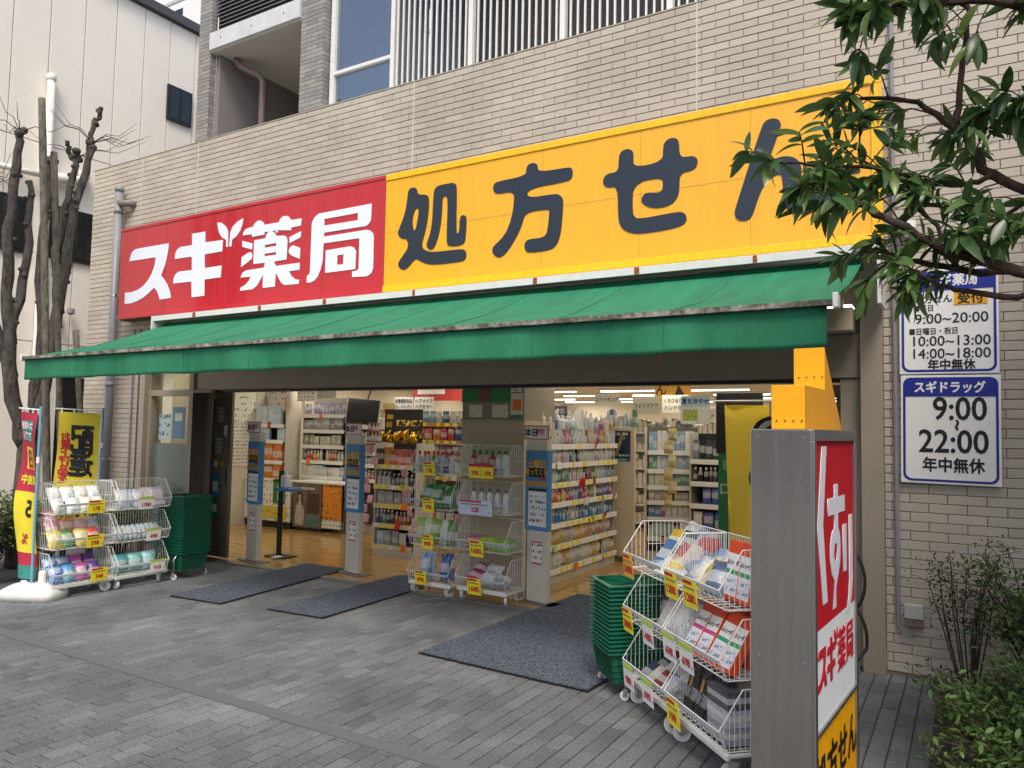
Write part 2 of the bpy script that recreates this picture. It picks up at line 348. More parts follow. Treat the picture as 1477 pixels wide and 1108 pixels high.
# ------------------------------------------------------------------ the store building
bld = thing('store_building', 'beige tiled shop building with open bronze storefront and grey tiled upper floor', 'building')
wall = MB(); XR = 3.2
wall.box(-10.94, -9.53, F+.008, F+.3, 0, 5.385); wall.box(-.53, XR, F+.008, F+.3, 0, 5.385); wall.box(-9.53, -.53, F+.008, F+.3, 2.98, 5.385)
wall.box(-10.94, -10.82, F+.3, 12, 0, 5.385)
wall = wall.build('wall', CAVITY, bld)
CJ = (-9.77, -8.57, -5.0, -1.935)
tiles = []; TP, TH = .235, .067; z0 = 5.385-80*TH
for j in range(80):
    x = -10.942 - (j % 2)*TP/2
    while x < XR:
        a, c = max(x, -10.942), min(x+TP, XR); zc = z0+(j+.5)*TH; x += TP
        if c-a < .02 or zc < 0.02: continue
        if zc < 2.98:
            if a < -9.53 < c: c = -9.53
            elif a < -.53 < c: a = -.53
            elif -9.53 <= a < -.53: continue
        if c-a < .02: continue
        if zc > 3.15 and zc < 4.3 and a > -9.8 and c < -.6: continue
        tiles.append(((a+c)/2, zc, c-a))
rk = []
for x, z, l in tiles:
    q = proj((x, F, z))
    if q and 0 < q[0] < 1477 and 0 < q[1] < 1108 and abs(l-TP) < .001: rk.append((q[2], x, z))
rk.sort(); near = set((x, z) for _, x, z in rk[:300])
tmesh = MB().frustum(-.1147, .1147, -.031, .031, -.012, 0, .0025).mesh('tile', TILE); tmesh.transform(Matrix.Rotation(R(90), 4, 'X'))
rest = MB()
for x, z, l in tiles:
    dy = random.uniform(-.0012, .0012)
    if (x, z) in near: o = link('tile', tmesh, wall, (x, F+dy, z)); o.rotation_euler = (random.uniform(-.004, .004), 0, random.uniform(-.004, .004))
    else:
        h = l/2-.0028; c = .0025; y = F+dy
        vs = [(x-h, F+.011, z-.031), (x+h, F+.011, z-.03), (x+h, F+.011, z+.03), (x-h, F+.011, z+.03), (x-h, y+c, z-.03), (x+h, y+c, z-.03), (x+h, y+c, z+.03), (x-h, y+c, z+.03), (x-h+c, y, z-.03+c), (x+h-c, y, z-.03+c), (x+h-c, y, z+.03-c), (x-h+c, y, z+.03-c)]
        rest.add(vs, [(8, 9, 10, 11)] + [(r+i, r+(i+1) % 4, r+(i+1) % 4+4, r+i+4) for r in (0, 4) for i in range(4)])
rest.build('tile_field', TILE, wall, kind='stuff')
for x in CJ: bx('sealant_joint', SEALANT, wall, x-.006, x+.006, F-.0025, F+.005, 3.0, 5.385)
b = MB(); b.box(-10.96, XR, F-.004, F+.31, 5.387, 5.40); b.build('coping', P('coping_mortar', '#a59b8b', .8, var=.15), wall)
# side return tiles, left end of the wall
rest = MB()
for j in range(80):
    y = F+.02 + (j % 2)*TP/2
    while y < 11.8:
        zc = z0+(j+.5)*TH
        if zc > .02: rest.box(-10.953, -10.935, y+.004, y+TP-.004, zc-.03, zc+.03)
        y += TP
rest.build('side_tile_field', TILE, wall, kind='stuff')
bx('roof_slab', CONC, bld, -10.9, XR, F+.3, 22, 5.0, 5.12)

# upper floor, set back
up = thing('upper_storey', 'grey tiled upper storey with balcony recess, tall window and white bars', 'building')
def tiled_box(name, x0, x1, y0, y1, z0, z1, m=GTILE, tp=.235, th=.067):
    o = bx(name, CAVITY, up, x0+.008, x1-.008, y0+.008, y1, z0, z1); q = MB()
    nz = int((z1-z0)/th)
    for j in range(nz):
        zc = z0+(j+.5)*th; x = x0-(j % 2)*tp/2
        while x < x1-.02:
            a, c = max(x, x0), min(x+tp, x1)
            if c-a > .03: q.box(a+.003, c-.003, y0, y0+.01, zc-.03, zc+.03)
            x += tp
        y = y0-(j % 2)*tp/2
        while y < y1-.02:
            a, c = max(y, y0+.012), min(y+tp, y1)
            if c-a > .03: q.box(x0, x0+.009, a+.003, c-.003, zc-.03, zc+.03); q.box(x1-.009, x1, a+.003, c-.003, zc-.03, zc+.03)
            y += tp
    q.build('tile_field', m, o, kind='stuff'); return o
tiled_box('column', -11.22, -10.9, 8.0, 8.12, 5.1, 9.6); tiled_box('column', -8.74, -8.24, 8.0, 8.75, 5.1, 9.6)
bx('balcony_slab', CONC, up, -10.89, -8.75, 7.96, 10.6, 8.02, 8.31)
for x in (-10.6, -9.85, -9.1): MB().tube([(x, 7.955, 8.17), (x, 7.965, 8.17)], .012, 8).build('formwork_hole', BLACKM, up)
lv = bx('louver_frame', P('louver_grey', '#5f5d5c', .5), up, -10.89, -8.75, 8.13, 8.2, 8.31, 9.6)
for k in range(17):
    q = MB(); z = 8.33+k*.07; q.add([(-10.88, 8.06, z), (-8.76, 8.06, z), (-8.76, 8.12, z+.05), (-10.88, 8.12, z+.05), (-10.88, 8.06, z-.012), (-8.76, 8.06, z-.012), (-8.76, 8.125, z+.038), (-10.88, 8.125, z+.038)], [(0, 1, 2, 3), (4, 7, 6, 5), (0, 4, 5, 1), (3, 2, 6, 7), (0, 3, 7, 4), (1, 5, 6, 2)]); q.build('slat', P('louver_slat_metal', '#8a8886', .45, .2), lv)
bx('recess_wall', WALLP, up, -10.9, -8.7, 9.9, 10.0, 5.1, 8.02); bx('recess_side_wall', P('grey_wall_paint', '#7d7876', .8, var=.06), up, -10.9, -10.8, 8.12, 9.9, 5.1, 8.02)
bx('recess_side_wall', WALLP, up, -8.78, -8.74, 8.76, 9.9, 5.1, 8.02); bx('recess_ceiling', SOFFIT, up, -10.89, -8.75, 8.0, 9.9, 7.985, 8.018)
MB().tube([(-10.66, 8.35, 7.98), (-10.66, 8.35, 7.93), (-10.62, 8.38, 7.86), (-10.34, 8.56, 7.7), (-10.28, 8.6, 7.6), (-10.28, 8.6, 5.1)], .06, 10).build('drain_pipe', PVCB, up, smooth=True)
MB().tube([(-10.85, 8.05, 5.66), (-8.8, 8.05, 5.66)], .02, 6).build('balcony_rail', BLACKM, up)
# window beside the bars
wn = bx('window', WHITEM, up, -8.2, -8.12, 8.1, 8.2, 5.1, 9.0)
for (a, c, d, e) in ((-7.02, -6.95, 5.1, 9.0), (-8.12, -7.02, 7.0, 7.05), (-8.2, -6.95, 8.92, 9.0)): bx('frame', WHITEM, wn, a, c, 8.1, 8.2, d, e)
bx('pane', SKYGLASS, wn, -8.115, -7.025, 8.15, 8.158, 5.1, 6.995); bx('pane', SKYGLASS, wn, -8.115, -7.025, 8.15, 8.158, 7.055, 8.915)
tiled_box('side_wall', -8.24, -8.2, 8.3, 10.5, 5.1, 9.3, P('white_tile', '#cfd0cc', .4), .1, .05)
bx('room_wall', P('pale_tiled_wall', '#9fb0bf', .5, var=.05), up, -8.15, -6.9, 10.5, 10.6, 5.1, 9.3); bx('room_ceiling', P('room_ceiling_paint', '#8fa2b8', .8), up, -8.2, -6.9, 8.25, 10.5, 9.25, 9.3)
bx('locker', P('locker_paint', '#b6c3cf', .5), up, -7.9, -7.3, 10.1, 10.45, 5.1, 6.9)
bx('head_beam', CONC, up, -8.24, 1.2, 8.04, 8.5, 9.0, 9.3)
rl = bx('railing', WHITEM, up, -6.9, 1.2, 8.04, 8.09, 5.42, 5.46)
bm_ = MB().box(-.011, .011, -.012, .012, 0, 3.5).mesh('bar', WHITEM); x = -6.85; k = 0
while x < 1.1:
    if k % 14 == 13: MB().box(-.035, .035, -.04, .04, 0, 3.6).build('post', WHITEM, rl, (x, 8.06, 5.4))
    else: link('bar', bm_, rl, (x, 8.06, 5.44))
    x += .098; k += 1
bx('corridor_wall', P('ochre_corridor_wall', '#a89270', .8, var=.1, ns=2), up, -6.9, 1.2, 9.6, 9.7, 5.1, 7.2); bx('corridor_upper_wall', P('dark_corridor_wall', '#66645f', .8), up, -6.9, 1.2, 9.6, 9.7, 7.2, 9.3)
bx('corridor_ceiling', P('corridor_ceiling_paint', '#6c6964', .8), up, -6.9, 1.2, 8.1, 9.6, 8.7, 8.8); bx('corridor_kerb', BLACKM, up, -6.9, 1.2, 8.15, 8.3, 5.1, 5.62)

def FROSTM(name, c, k=.6):
    m, n, bb, N, K = _m(name); bb.inputs['Base Color'].default_value = (*L(c), 1); bb.inputs['Roughness'].default_value = .5; out = N['Material Output']
    tr = N.new('ShaderNodeBsdfTranslucent'); tr.inputs[0].default_value = (*L(c), 1); ms = N.new('ShaderNodeMixShader'); ms.inputs[0].default_value = k
    K.new(bb.outputs[0], ms.inputs[1]); K.new(tr.outputs[0], ms.inputs[2]); K.new(ms.outputs[0], out.inputs[0]); return m
FROST = FROSTM('frosted_film', '#a9b6b8'); FROSTC = FROSTM('cream_backing', '#d6cfb8', .7)
# ------------------------------------------------------------------ storefront frame
ft = bx('door_frame', BRONZE, bld, -8.5, -.68, 6.2, 6.42, 2.14, 2.47, bevel=.004)
bx('lintel_panel', BRONZE_D, ft, -9.5, -.68, 6.27, 6.4, 2.475, 2.98); bx('lintel_rail', BRONZE, ft, -9.5, -.68, 6.205, 6.268, 2.60, 2.64)
bx('door_track', BLACKM, ft, -8.5, -.68, 6.24, 6.36, 2.11, 2.138)
bx('jamb', BRONZE, ft, -.676, -.528, 6.09, 6.45, 0, 2.98, bevel=.005); bx('jamb', BRONZE, ft, -.83, -.68, 6.22, 6.4, 0, 2.135, bevel=.004); bx('jamb', BRONZE, ft, -9.53, -9.45, 6.14, 6.4, 0, 2.98, bevel=.005)
bx('jamb', BRONZE, ft, -8.55, -8.46, 6.17, 6.4, 0, 2.47, bevel=.004)
bx('threshold', P('steel_threshold', '#8b8880', .35, .6, .2, 20), bld, -8.5, -.68, 6.3, 6.42, 0, .012)
sw = thing('shop_window', 'bronze framed shop window left of the entrance, blue poster inside', 'window', (-9.45, 6.25, 0))
for (a, c, d, e) in ((0, .9, 0, .1), (0, .9, 2.07, 2.15), (0, .9, 2.4, 2.47), (0, .05, .1, 2.07), (.86, .9, .1, 2.07)): bx('frame', BRONZE, sw, a, c, -.04, .06, d, e, .003)
bx('pane', CLEAR, sw, .05, .86, 0, .008, .1, 2.07); bx('pane', CLEAR, sw, 0, .9, 0, .008, 2.15, 2.4)
card('poster', 'sky blue poster behind the shop window', 'poster', (-9.0, 6.36, 1.72), 0, .26, .42, SKYB, [(-.3, .3, .05, .3, WHP)])
card('poster', 'pale sheet of blue print behind the shop window', 'poster', (-9.3, 6.36, 1.66), 0, .24, .34, SPB)
bx('privacy_film', FROST, sw, .05, .86, .02, .024, .1, 1.45)
bx('window_backing', FROSTC, sw, .02, .88, .3, .304, .02, 2.45)  # pale translucent sheet added behind the glass to brighten the window
fg = thing('folding_gate', 'brown folding accordion gate beside the sliding door', 'gate', (-8.46, 6.2, 0))
for k in range(8):
    x = k*.042; q = MB(); q.prism([(x, .0), (x+.021, -.05), (x+.042, 0), (x+.042, .012), (x+.021, -.038), (x, .012)], .03, 2.1, 'z'); q.build('pleat', P('folding_gate_brown', '#5a5044', .45, .2), fg)
bx('top_rail', BRONZE_D, fg, -.02, .36, -.03, .03, 2.1, 2.14)
dl = thing('sliding_door', 'dark bronze sliding door leaf with small notices on its glass', 'door', (-8.5, 6.46, 0))
for (a, c, d, e) in ((0, .43, .02, .16), (0, .43, 2.03, 2.12), (0, .06, .16, 2.03), (.36, .43, .16, 2.03), (.06, .36, .86, .95)): bx('frame', BRONZE_D, dl, a, c, 0, .04, d, e, .003)
bx('pane', P('dim_door_glass', '#7d7866', .5, var=.15), dl, .06, .36, .015, .025, .95, 2.03); bx('kick_panel', BRONZE_D, dl, .06, .36, .012, .03, .16, .86); bx('handle', CHROME, dl, .38, .41, -.02, 0, .95, 1.12)
for (x, z, ww, hh, m, nm) in ((-8.27, 1.83, .13, .2, SPK, 'grey printed notice on the sliding door, uppermost'), (-8.17, 1.62, .06, .15, SPL, 'narrow white notice on the sliding door'), (-8.29, 1.43, .13, .21, SPK, 'grey printed notice on the sliding door, above the white sticker'), (-8.34, 1.2, .08, .08, WHP, 'small square white sticker on the sliding door'), (-8.33, .92, .16, .28, SKYB, 'sky blue notice with white panel on the sliding door'), (-8.33, .64, .15, .22, GRNP, 'green notice low on the sliding door')):
    bands = [(-.3, .3, -.25, .2, WHP)] if m in (SKYB, GRNP) else []
    card('notice', nm, 'notice', (x, 6.452, z), 0, ww, hh, m, bands)
MB().lathe([(.042, 0), (.042, .003)], 18).build('sticker', P('amber_sticker', '#c98a35', .5), None, (-8.22, 6.455, 1.2)).rotation_euler = (R(90), 0, 0)
tag(bpy.data.objects['sticker'], 'round amber sticker on the sliding door', 'sticker')
# fixed glazed leaf at the right end of the opening
rd = thing('glazed_door', 'dark bronze glazed door leaf at the end of the opening behind the yellow banner', 'door', (-1.26, 6.44, 0))
for (a, c, d, e) in ((0, .43, .02, .12), (0, .43, 2.0, 2.1), (0, .06, .12, 2.0), (.37, .43, .12, 2.0)): bx('frame', BRONZE_D, rd, a, c, 0, .04, d, e, .003)
bx('pane', CLEAR, rd, .06, .37, .015, .022, .12, 2.0)

# pipes, conduits on the wall
dp = MB(); dp.tube([(-10.13, 6.07, 0), (-10.13, 6.07, 5.0)], .055, 14); dp = dp.build('downpipe', PVC, None, smooth=True); tag(dp, 'grey plastic downpipe on the tiled wall left of the red sign', 'pipe')
for z in (4.93, 4.62, 2.2): MB().tube([(-10.13, 6.07, z), (-10.13, 6.07, z+.07)], .061, 14).build('collar', PVC, dp, smooth=True)
MB().tube([(-10.13, 6.07, 4.78), (-10.0, 6.07, 4.75), (-9.94, 6.1, 4.75), (-9.92, 6.18, 4.75)], .05, 12).build('outlet', P('grey_pipe_outlet', '#7b7468', .5), dp, smooth=True)
for z in (3.45, 1.2): MB().tube([(-10.13, 6.07, z), (-10.13, 6.07, z+.03)], .058, 14).build('bracket', CHROME, dp)
tag(MB().tube([(-9.73, 6.14, 0), (-9.73, 6.14, 2.98)], .014, 8).build('conduit', PVC, None), 'thin grey conduit on the tiled pier by the shop window', 'pipe')
tag(MB().tube([(-9.6, 6.15, 0), (-9.6, 6.15, 2.98)], .01, 8).build('conduit', P('dark_conduit', '#5d5a55', .5), None), 'thin dark conduit at the edge of the tiled pier', 'pipe')
cn = tag(MB().tube([(-.45, 6.145, .36), (-.45, 6.145, 4.9)], .016, 8).build('conduit', PVC, None), 'grey conduit running up the tiled wall past the opening hours boards', 'pipe')
ub = tag(bx('junction_box', P('grey_plastic', '#b9b9b2', .5), None, -.06, .06, -.05, 0, 0, .1, .006), 'small grey outlet box low on the tiled wall', 'box'); ub.location = (-.35, 6.16, .42)
bx('lower_cover', P('worn_cover', '#75665a', .7, var=.3, ns=40), ub, -.06, .06, -.052, 0, -.05, -.004); MB().tube([(0, -.03, -.05), (-.02, -.03, -.12), (-.07, -.03, -.12), (-.1, -.02, -.04)], .008, 6).build('cable', PVC, ub)
sb = tag(bx('floodlight', WHITEP, None, -.06, .06, -.1, 0, 0, .06, .004), 'small white lamp bracket on the tiled wall beyond the yellow sign', 'lamp'); sb.location = (-.36, 6.16, 3.2)
MB().tube([(0, -.04, 0), (0, -.06, -.06)], .02, 8).build('lamp_head', PVC, sb)
cb = MB(); pts = []
for k in range(41):
    t = k/40; a = t*math.pi*2.6; pts.append((-.74+.1*math.sin(a)+.02*t, 5.9-.08*t, .78-.5*t+.13*math.cos(a)))
tag(cb.tube(pts+[(-.76, 5.6, .06), (-.78, 5.2, .02), (-.7, 4.6, .015), (-.62, 3.9, .012)], .011, 6).build('power_cable', BLACKM, None, smooth=True), 'black power cable looping down by the door jamb to the floor', 'cable')
GLYPHS={
 'su':[[(212,778),(229,828),(255,886),(306,923),(382,933),(1053,930),(1049,851),(1025,737),(995,650),(921,523),(995,461),(1072,374),(1120,298),(1152,211),(916,207),(886,272),(846,329),(784,373),(671,307),(556,256),(423,220),(287,202),(152,205),(150,357),(290,351),(426,372),(544,413),(643,478),(725,567),(776,671),(792,774)],],
 'gi':[[(1521,997),(1774,995),(1782,858),(2115,850),(2116,711),(1786,707),(1794,535),(2109,535),(2109,392),(1804,390),(1814,188),(1566,186),(1549,386),(1182,394),(1187,452),(1216,507),(1280,538),(1547,533),(1535,705),(1193,709),(1197,777),(1234,831),(1307,854),(1530,853)],[(2002,1081),(2079,1066),(2157,1016),(2206,950),(2221,753),(2183,757),(2178,843),(2090,888),(2040,955),(2013,1024)],[(2469,1073),(2459,998),(2427,923),(2358,862),(2289,835),(2280,751),(2240,756),(2249,924),(2285,990),(2362,1040)],],
 'yaku':[[(2477,862),(2487,901),(2528,935),(2584,943),(2648,945),(2681,984),(2729,1007),(2778,1006),(2821,981),(2847,944),(3089,944),(3108,978),(3146,1003),(3199,1006),(3246,991),(3288,945),(3453,942),(3452,860),(3299,857),(3294,826),(3078,827),(3074,853),(2856,856),(2854,827),(2641,826),(2636,858)],[(2681,780),(2873,782),(2885,824),(2925,852),(2972,858),(3021,836),(3057,787),(3184,778),(3225,755),(3241,715),(3239,495),(3032,492),(3062,437),(3452,436),(3451,357),(3285,354),(3327,295),(3394,251),(3449,242),(3446,196),(3214,202),(3159,239),(3116,295),(3070,356),(3061,198),(2857,198),(2858,356),(2817,302),(2765,240),(2690,198),(2470,196),(2468,230),(2566,266),(2620,310),(2647,348),(2468,355),(2494,409),(2557,433),(2865,437),(2882,493),(2683,496)],[(2871,702),(3061,705),(3060,672),(2868,670)],[(2870,599),(3063,600),(3062,568),(2871,569)],[(2471,799),(2652,746),(2652,673),(2475,725)],[(2472,602),(2587,642),(2637,644),(2661,597),(2649,560),(2468,477)],[(3274,749),(3455,795),(3452,726),(3275,678)],[(3267,590),(3284,630),(3336,648),(3450,606),(3451,479),(3315,533),(3275,561)],],
 'kyoku':[[(4492,965),(4491,796),(4478,765),(4430,733),(3815,734),(3814,690),(4425,691),(4481,680),(4525,641),(4536,593),(4539,267),(4516,218),(4457,191),(4247,200),(4248,262),(4300,262),(4337,282),(4336,612),(3811,615),(3806,425),(3784,339),(3741,256),(3689,211),(3623,195),(3571,200),(3572,276),(3611,292),(3617,326),(3619,800),(3621,869),(3656,924),(3722,960)],[(3812,887),(4306,889),(4303,811),(3811,814)],[(3848,533),(4208,539),(4259,521),(4292,480),(4290,283),(3848,283)],[(4023,459),(4114,461),(4114,354),(4022,355)],],
 'sho':[[(4970,912),(4980,1015),(4998,1049),(5050,1056),(5096,1034),(5108,970),(5194,960),(5239,940),(5255,897),(5250,759),(5224,599),(5166,427),(5230,379),(5319,355),(5659,351),(5706,338),(5725,291),(5715,243),(5668,224),(5360,224),(5260,239),(5171,274),(5099,319),(5005,228),(4948,208),(4901,228),(4871,273),(4885,308),(5015,444),(4973,537),(4930,531),(4877,564),(4859,608),(4874,643),(4942,780)],[(5079,832),(5125,828),(5124,756),(5082,567),(5039,695)],[(5307,966),(5330,1008),(5373,1025),(5533,1028),(5575,1011),(5594,973),(5595,524),(5615,506),(5633,529),(5636,658),(5656,683),(5691,683),(5719,657),(5710,441),(5693,403),(5646,387),(5550,387),(5502,400),(5480,437),(5488,889),(5451,906),(5420,893),(5419,737),(5394,538),(5342,408),(5299,379),(5249,403),(5229,441),(5282,552),(5302,702)],],
 'hou':[[(6377,961),(6378,1037),(6407,1070),(6461,1070),(6498,1050),(6507,973),(6804,969),(6844,961),(6864,924),(6855,866),(6816,840),(6396,835),(6392,746),(6675,746),(6726,734),(6762,697),(6771,650),(6756,423),(6733,316),(6693,257),(6632,231),(6423,229),(6385,253),(6368,302),(6384,342),(6421,360),(6547,356),(6588,370),(6613,413),(6631,595),(6615,614),(6373,616),(6343,503),(6291,405),(6217,300),(6147,231),(6086,219),(6035,253),(6017,298),(6028,335),(6116,392),(6181,466),(6228,584),(6252,714),(6250,836),(6073,833),(6033,851),(6012,893),(6025,940),(6070,957)],],
 'se':[[(7303,849),(7304,991),(7334,1030),(7389,1036),(7431,1012),(7440,971),(7438,860),(7703,869),(7704,998),(7721,1038),(7765,1060),(7817,1050),(7842,1015),(7847,877),(7953,875),(7991,854),(8002,814),(7987,771),(7945,751),(7848,745),(7846,600),(7827,535),(7776,492),(7698,477),(7610,485),(7539,521),(7509,564),(7525,605),(7565,627),(7645,609),(7689,615),(7704,647),(7704,739),(7436,727),(7435,479),(7449,434),(7495,406),(7836,425),(7887,411),(7910,373),(7905,328),(7863,300),(7734,282),(7496,277),(7396,302),(7331,353),(7302,436),(7298,720),(7206,721),(7167,747),(7155,789),(7171,831),(7214,848)],],
 'n':[[(8508,1013),(8542,1056),(8593,1062),(8636,1046),(8657,1006),(8648,963),(8554,712),(8609,738),(8676,747),(8743,730),(8792,684),(8808,612),(8797,482),(8811,424),(8851,409),(8911,439),(8952,510),(8976,571),(9015,599),(9078,600),(9185,583),(9215,557),(9211,524),(9100,534),(9088,472),(9053,392),(8997,323),(8918,283),(8822,273),(8749,288),(8700,330),(8671,413),(8666,538),(8659,601),(8626,611),(8575,588),(8515,525),(8481,441),(8442,321),(8411,280),(8359,276),(8315,297),(8297,340),(8306,393)],],
}
# ------------------------------------------------------------------ fascia sign
fs = thing('fascia_sign', 'long red and yellow shop sign box with white and navy lettering above the awning', 'sign', (-9.86, 5.97, 3.10))
MB().box(.03, 9.33, .03, .2, .03, 1.21).build('sign_box', P('dark_sign_box', '#3a3224', .7), fs)
MB().box(0, 4.678, 0, .03, 0, 1.24).build('red_panel', RED_S, fs, bevel=.004)
MB().box(4.682, 9.36, 0, .03, 0, 1.24).build('yellow_panel', YEL_S, fs, bevel=.004)
for (a, c, z0_, z1_, y0_, m) in ((4.684, 9.36, 1.175, 1.242, -.012, YEL_T), (4.684, 9.36, -.002, .065, -.02, YEL_T), (9.285, 9.362, .068, 1.172, -.015, YEL_T), (.0, 4.676, 1.2, 1.242, -.01, RED_S), (0, 4.676, -.002, .05, -.016, RED_S)):
    MB().box(a, c, y0_, .002, z0_, z1_).build('trim', m, fs, bevel=.006)
MB().box(0, 9.36, .032, .2, -.01, .028).build('underside', P('sign_underside', '#5d4a14', .6), fs)
SEAM = P('panel_seam', '#a8842c', .6); SEAMR = P('red_panel_seam', '#8e1420', .6)
for x in (5.62, 6.55, 7.5, 8.42): MB().box(x, x+.003, -.0012, .001, .07, 1.17).build('seam', SEAM, fs)
for x in (1.0, 1.94, 2.87, 3.8): MB().box(x, x+.003, -.0012, .001, .055, 1.19).build('seam', SEAMR, fs)
MB().box(4.69, 9.28, -.0012, .001, .62, .623).build('seam', SEAM, fs)
for k in GLYPHS:
    o = link('character', glyph_mesh(GLYPHS[k], WHT_S if k in ('su', 'gi', 'yaku', 'kyoku') else NAVY, 0 if k in ('su', 'gi', 'yaku', 'kyoku') else 2), fs, (0, -.0045, 0))

# ------------------------------------------------------------------ awning
aw = thing('awning', 'green cloth awning over the entrance with dirty white front bar', 'awning', (-8.7, 0, 0))
AW = 8.07; n1, n2 = 96, 14
def can(u, v):                       # u along, v from wall to front
    y = 5.9-1.63*v; z = 2.955-.55*v-.05*math.sin(math.pi*v)-.014*math.sin(u*9.7)*math.sin(math.pi*v)+.02*math.sin(u*31+v*6)*v*(1-v)+.008*math.sin(u*77+v*11)*v
    return (u*AW, y, z)
b = MB()
for j in range(n2+1):
    for i in range(n1+1): b.v.append(can(i/n1, j/n2))
b.f = [(j*(n1+1)+i, j*(n1+1)+i+1, (j+1)*(n1+1)+i+1, (j+1)*(n1+1)+i) for j in range(n2) for i in range(n1)]; b.m = [0]*len(b.f)
cn_ = b.build('canopy', GREEN_A, aw, smooth=True); sm = cn_.modifiers.new('solid', 'SOLIDIFY'); sm.thickness = .003
b = MB(); nv = 160
for j in range(9):
    t = j/8
    for i in range(nv+1):
        u = i/nv; b.v.append((u*AW-.0, 4.262+.022*t*math.sin(u*41+.8*math.sin(u*13))+.01*t*math.sin(u*97), 2.372+.018*u-(.222+.004*math.sin(u*60))*t))
b.f = [(j*(nv+1)+i, j*(nv+1)+i+1, (j+1)*(nv+1)+i+1, (j+1)*(nv+1)+i) for j in range(8) for i in range(nv)]; b.m = [0]*len(b.f)
vl = b.build('valance', GREEN_A, aw, smooth=True); sm = vl.modifiers.new('solid', 'SOLIDIFY'); sm.thickness = .003
SEAMG = P('awning_seam_thread', '#156848', .8)
for k in range(1, 9):
    u = k/9
    MB().tube([(u*AW, 4.258+.022*t*math.sin(u*41+.8*math.sin(u*13))+.01*t*math.sin(u*97)-.001, 2.372+.018*u-.222*t) for t in (0, .25, .5, .75, 1)], .0025, 4).build('seam', SEAMG, vl)
for k in range(1, 9): MB().tube([(can(k/9, v)[0], can(k/9, v)[1], can(k/9, v)[2]+.002) for v in [j/14 for j in range(15)]], .003, 4).build('seam', SEAMG, cn_)
BARM = PIECES('weathered_white_bar', [(0, '#c8c6be'), (1, '#d2d0c8')], .6, .1, 30, .1, .1)
def GRIME():
    m, n, bb, N, K = _m('grimy_white_bar'); bb.inputs['Roughness'].default_value = .7
    tc = N.new('ShaderNodeTexCoord'); nz = N.new('ShaderNodeTexNoise'); nz.inputs['Scale'].default_value = 11; nz.inputs['Detail'].default_value = 10; nz.inputs['Roughness'].default_value = .75; K.new(tc.outputs['Object'], nz.inputs['Vector'])
    cr = N.new('ShaderNodeValToRGB'); e = cr.color_ramp.elements; e[0].position = .44; e[0].color = (*L('#4f4a3f'), 1); e[1].position = .66; e[1].color = (*L('#b5b2a6'), 1); K.new(nz.outputs[0], cr.inputs[0]); K.new(cr.outputs[0], bb.inputs['Base Color']); return m
GRM = GRIME()
q = MB(); q.add([(0, 4.225, 2.368), (0, 4.29, 2.368), (0, 4.29, 2.398), (0, 4.225, 2.398), (AW+.03, 4.225, 2.386), (AW+.03, 4.29, 2.386), (AW+.03, 4.29, 2.416), (AW+.03, 4.225, 2.416)], [(0, 1, 2, 3), (4, 7, 6, 5), (0, 4, 5, 1), (1, 5, 6, 2), (2, 6, 7, 3), (3, 7, 4, 0)]); q.build('front_bar', GRM, aw)
bx('end_cap', WHITEP, aw, -.03, -.002, 4.22, 4.3, 2.35, 2.42, .004); bx('end_cap', WHITEP, aw, AW+.032, AW+.06, 4.22, 4.3, 2.37, 2.45, .004)
bx('cover_plate', WHITEM, aw, -.04, AW+.1, 5.76, 6.02, 3.015, 3.05, .004); bx('cover_lip', WHITEM, aw, -.04, AW+.1, 5.755, 5.765, 2.985, 3.049, .003)
for x in (.75, 1.9, 2.9, 4.1, 5.45, 6.4, 7.35): bx('rust_streak', RUST, aw, x-.02, x+.02+random.uniform(-.01, .02), 5.752, 5.7545, 2.99, 3.045)
MB().tube([(0, 5.9, 2.93), (AW, 5.9, 2.93)], .045, 12).build('roller', GREEN_A, aw, smooth=True)
bx('end_bracket', WHITEM, aw, AW+.105, AW+.13, 5.74, 6.1, 2.62, 3.05, .003); bx('end_bracket', WHITEM, aw, -.065, -.042, 5.74, 6.1, 2.85, 3.05, .003)
bx('rust_streak', RUST, aw, AW+.1305, AW+.132, 5.75, 5.8, 2.68, 2.95)
for x in (1.2, 3.9, AW-.9): MB().tube([(x, 6.05, 2.8), (x+.55, 5.2, 2.58), (x+.1, 4.3, 2.39)], .025, 6).build('folding_arm', BLACKM, aw)
lf = thing('wall_light', 'boxy lit fluorescent wall light under the right end of the awning', 'lamp', (-.84, 6.02, 2.47))
bx('housing', P('beige_lamp_cover', '#b5a98e', .5), lf, -.13, .13, -.06, .12, 0, .17, .006); bx('diffuser', EMIT('lamp_glow', (1, .95, .85), 1.6), lf, -.125, .125, -.055, .11, .172, .19); bx('clip', WHITEP, lf, .02, .07, -.07, -.05, .17, .23)

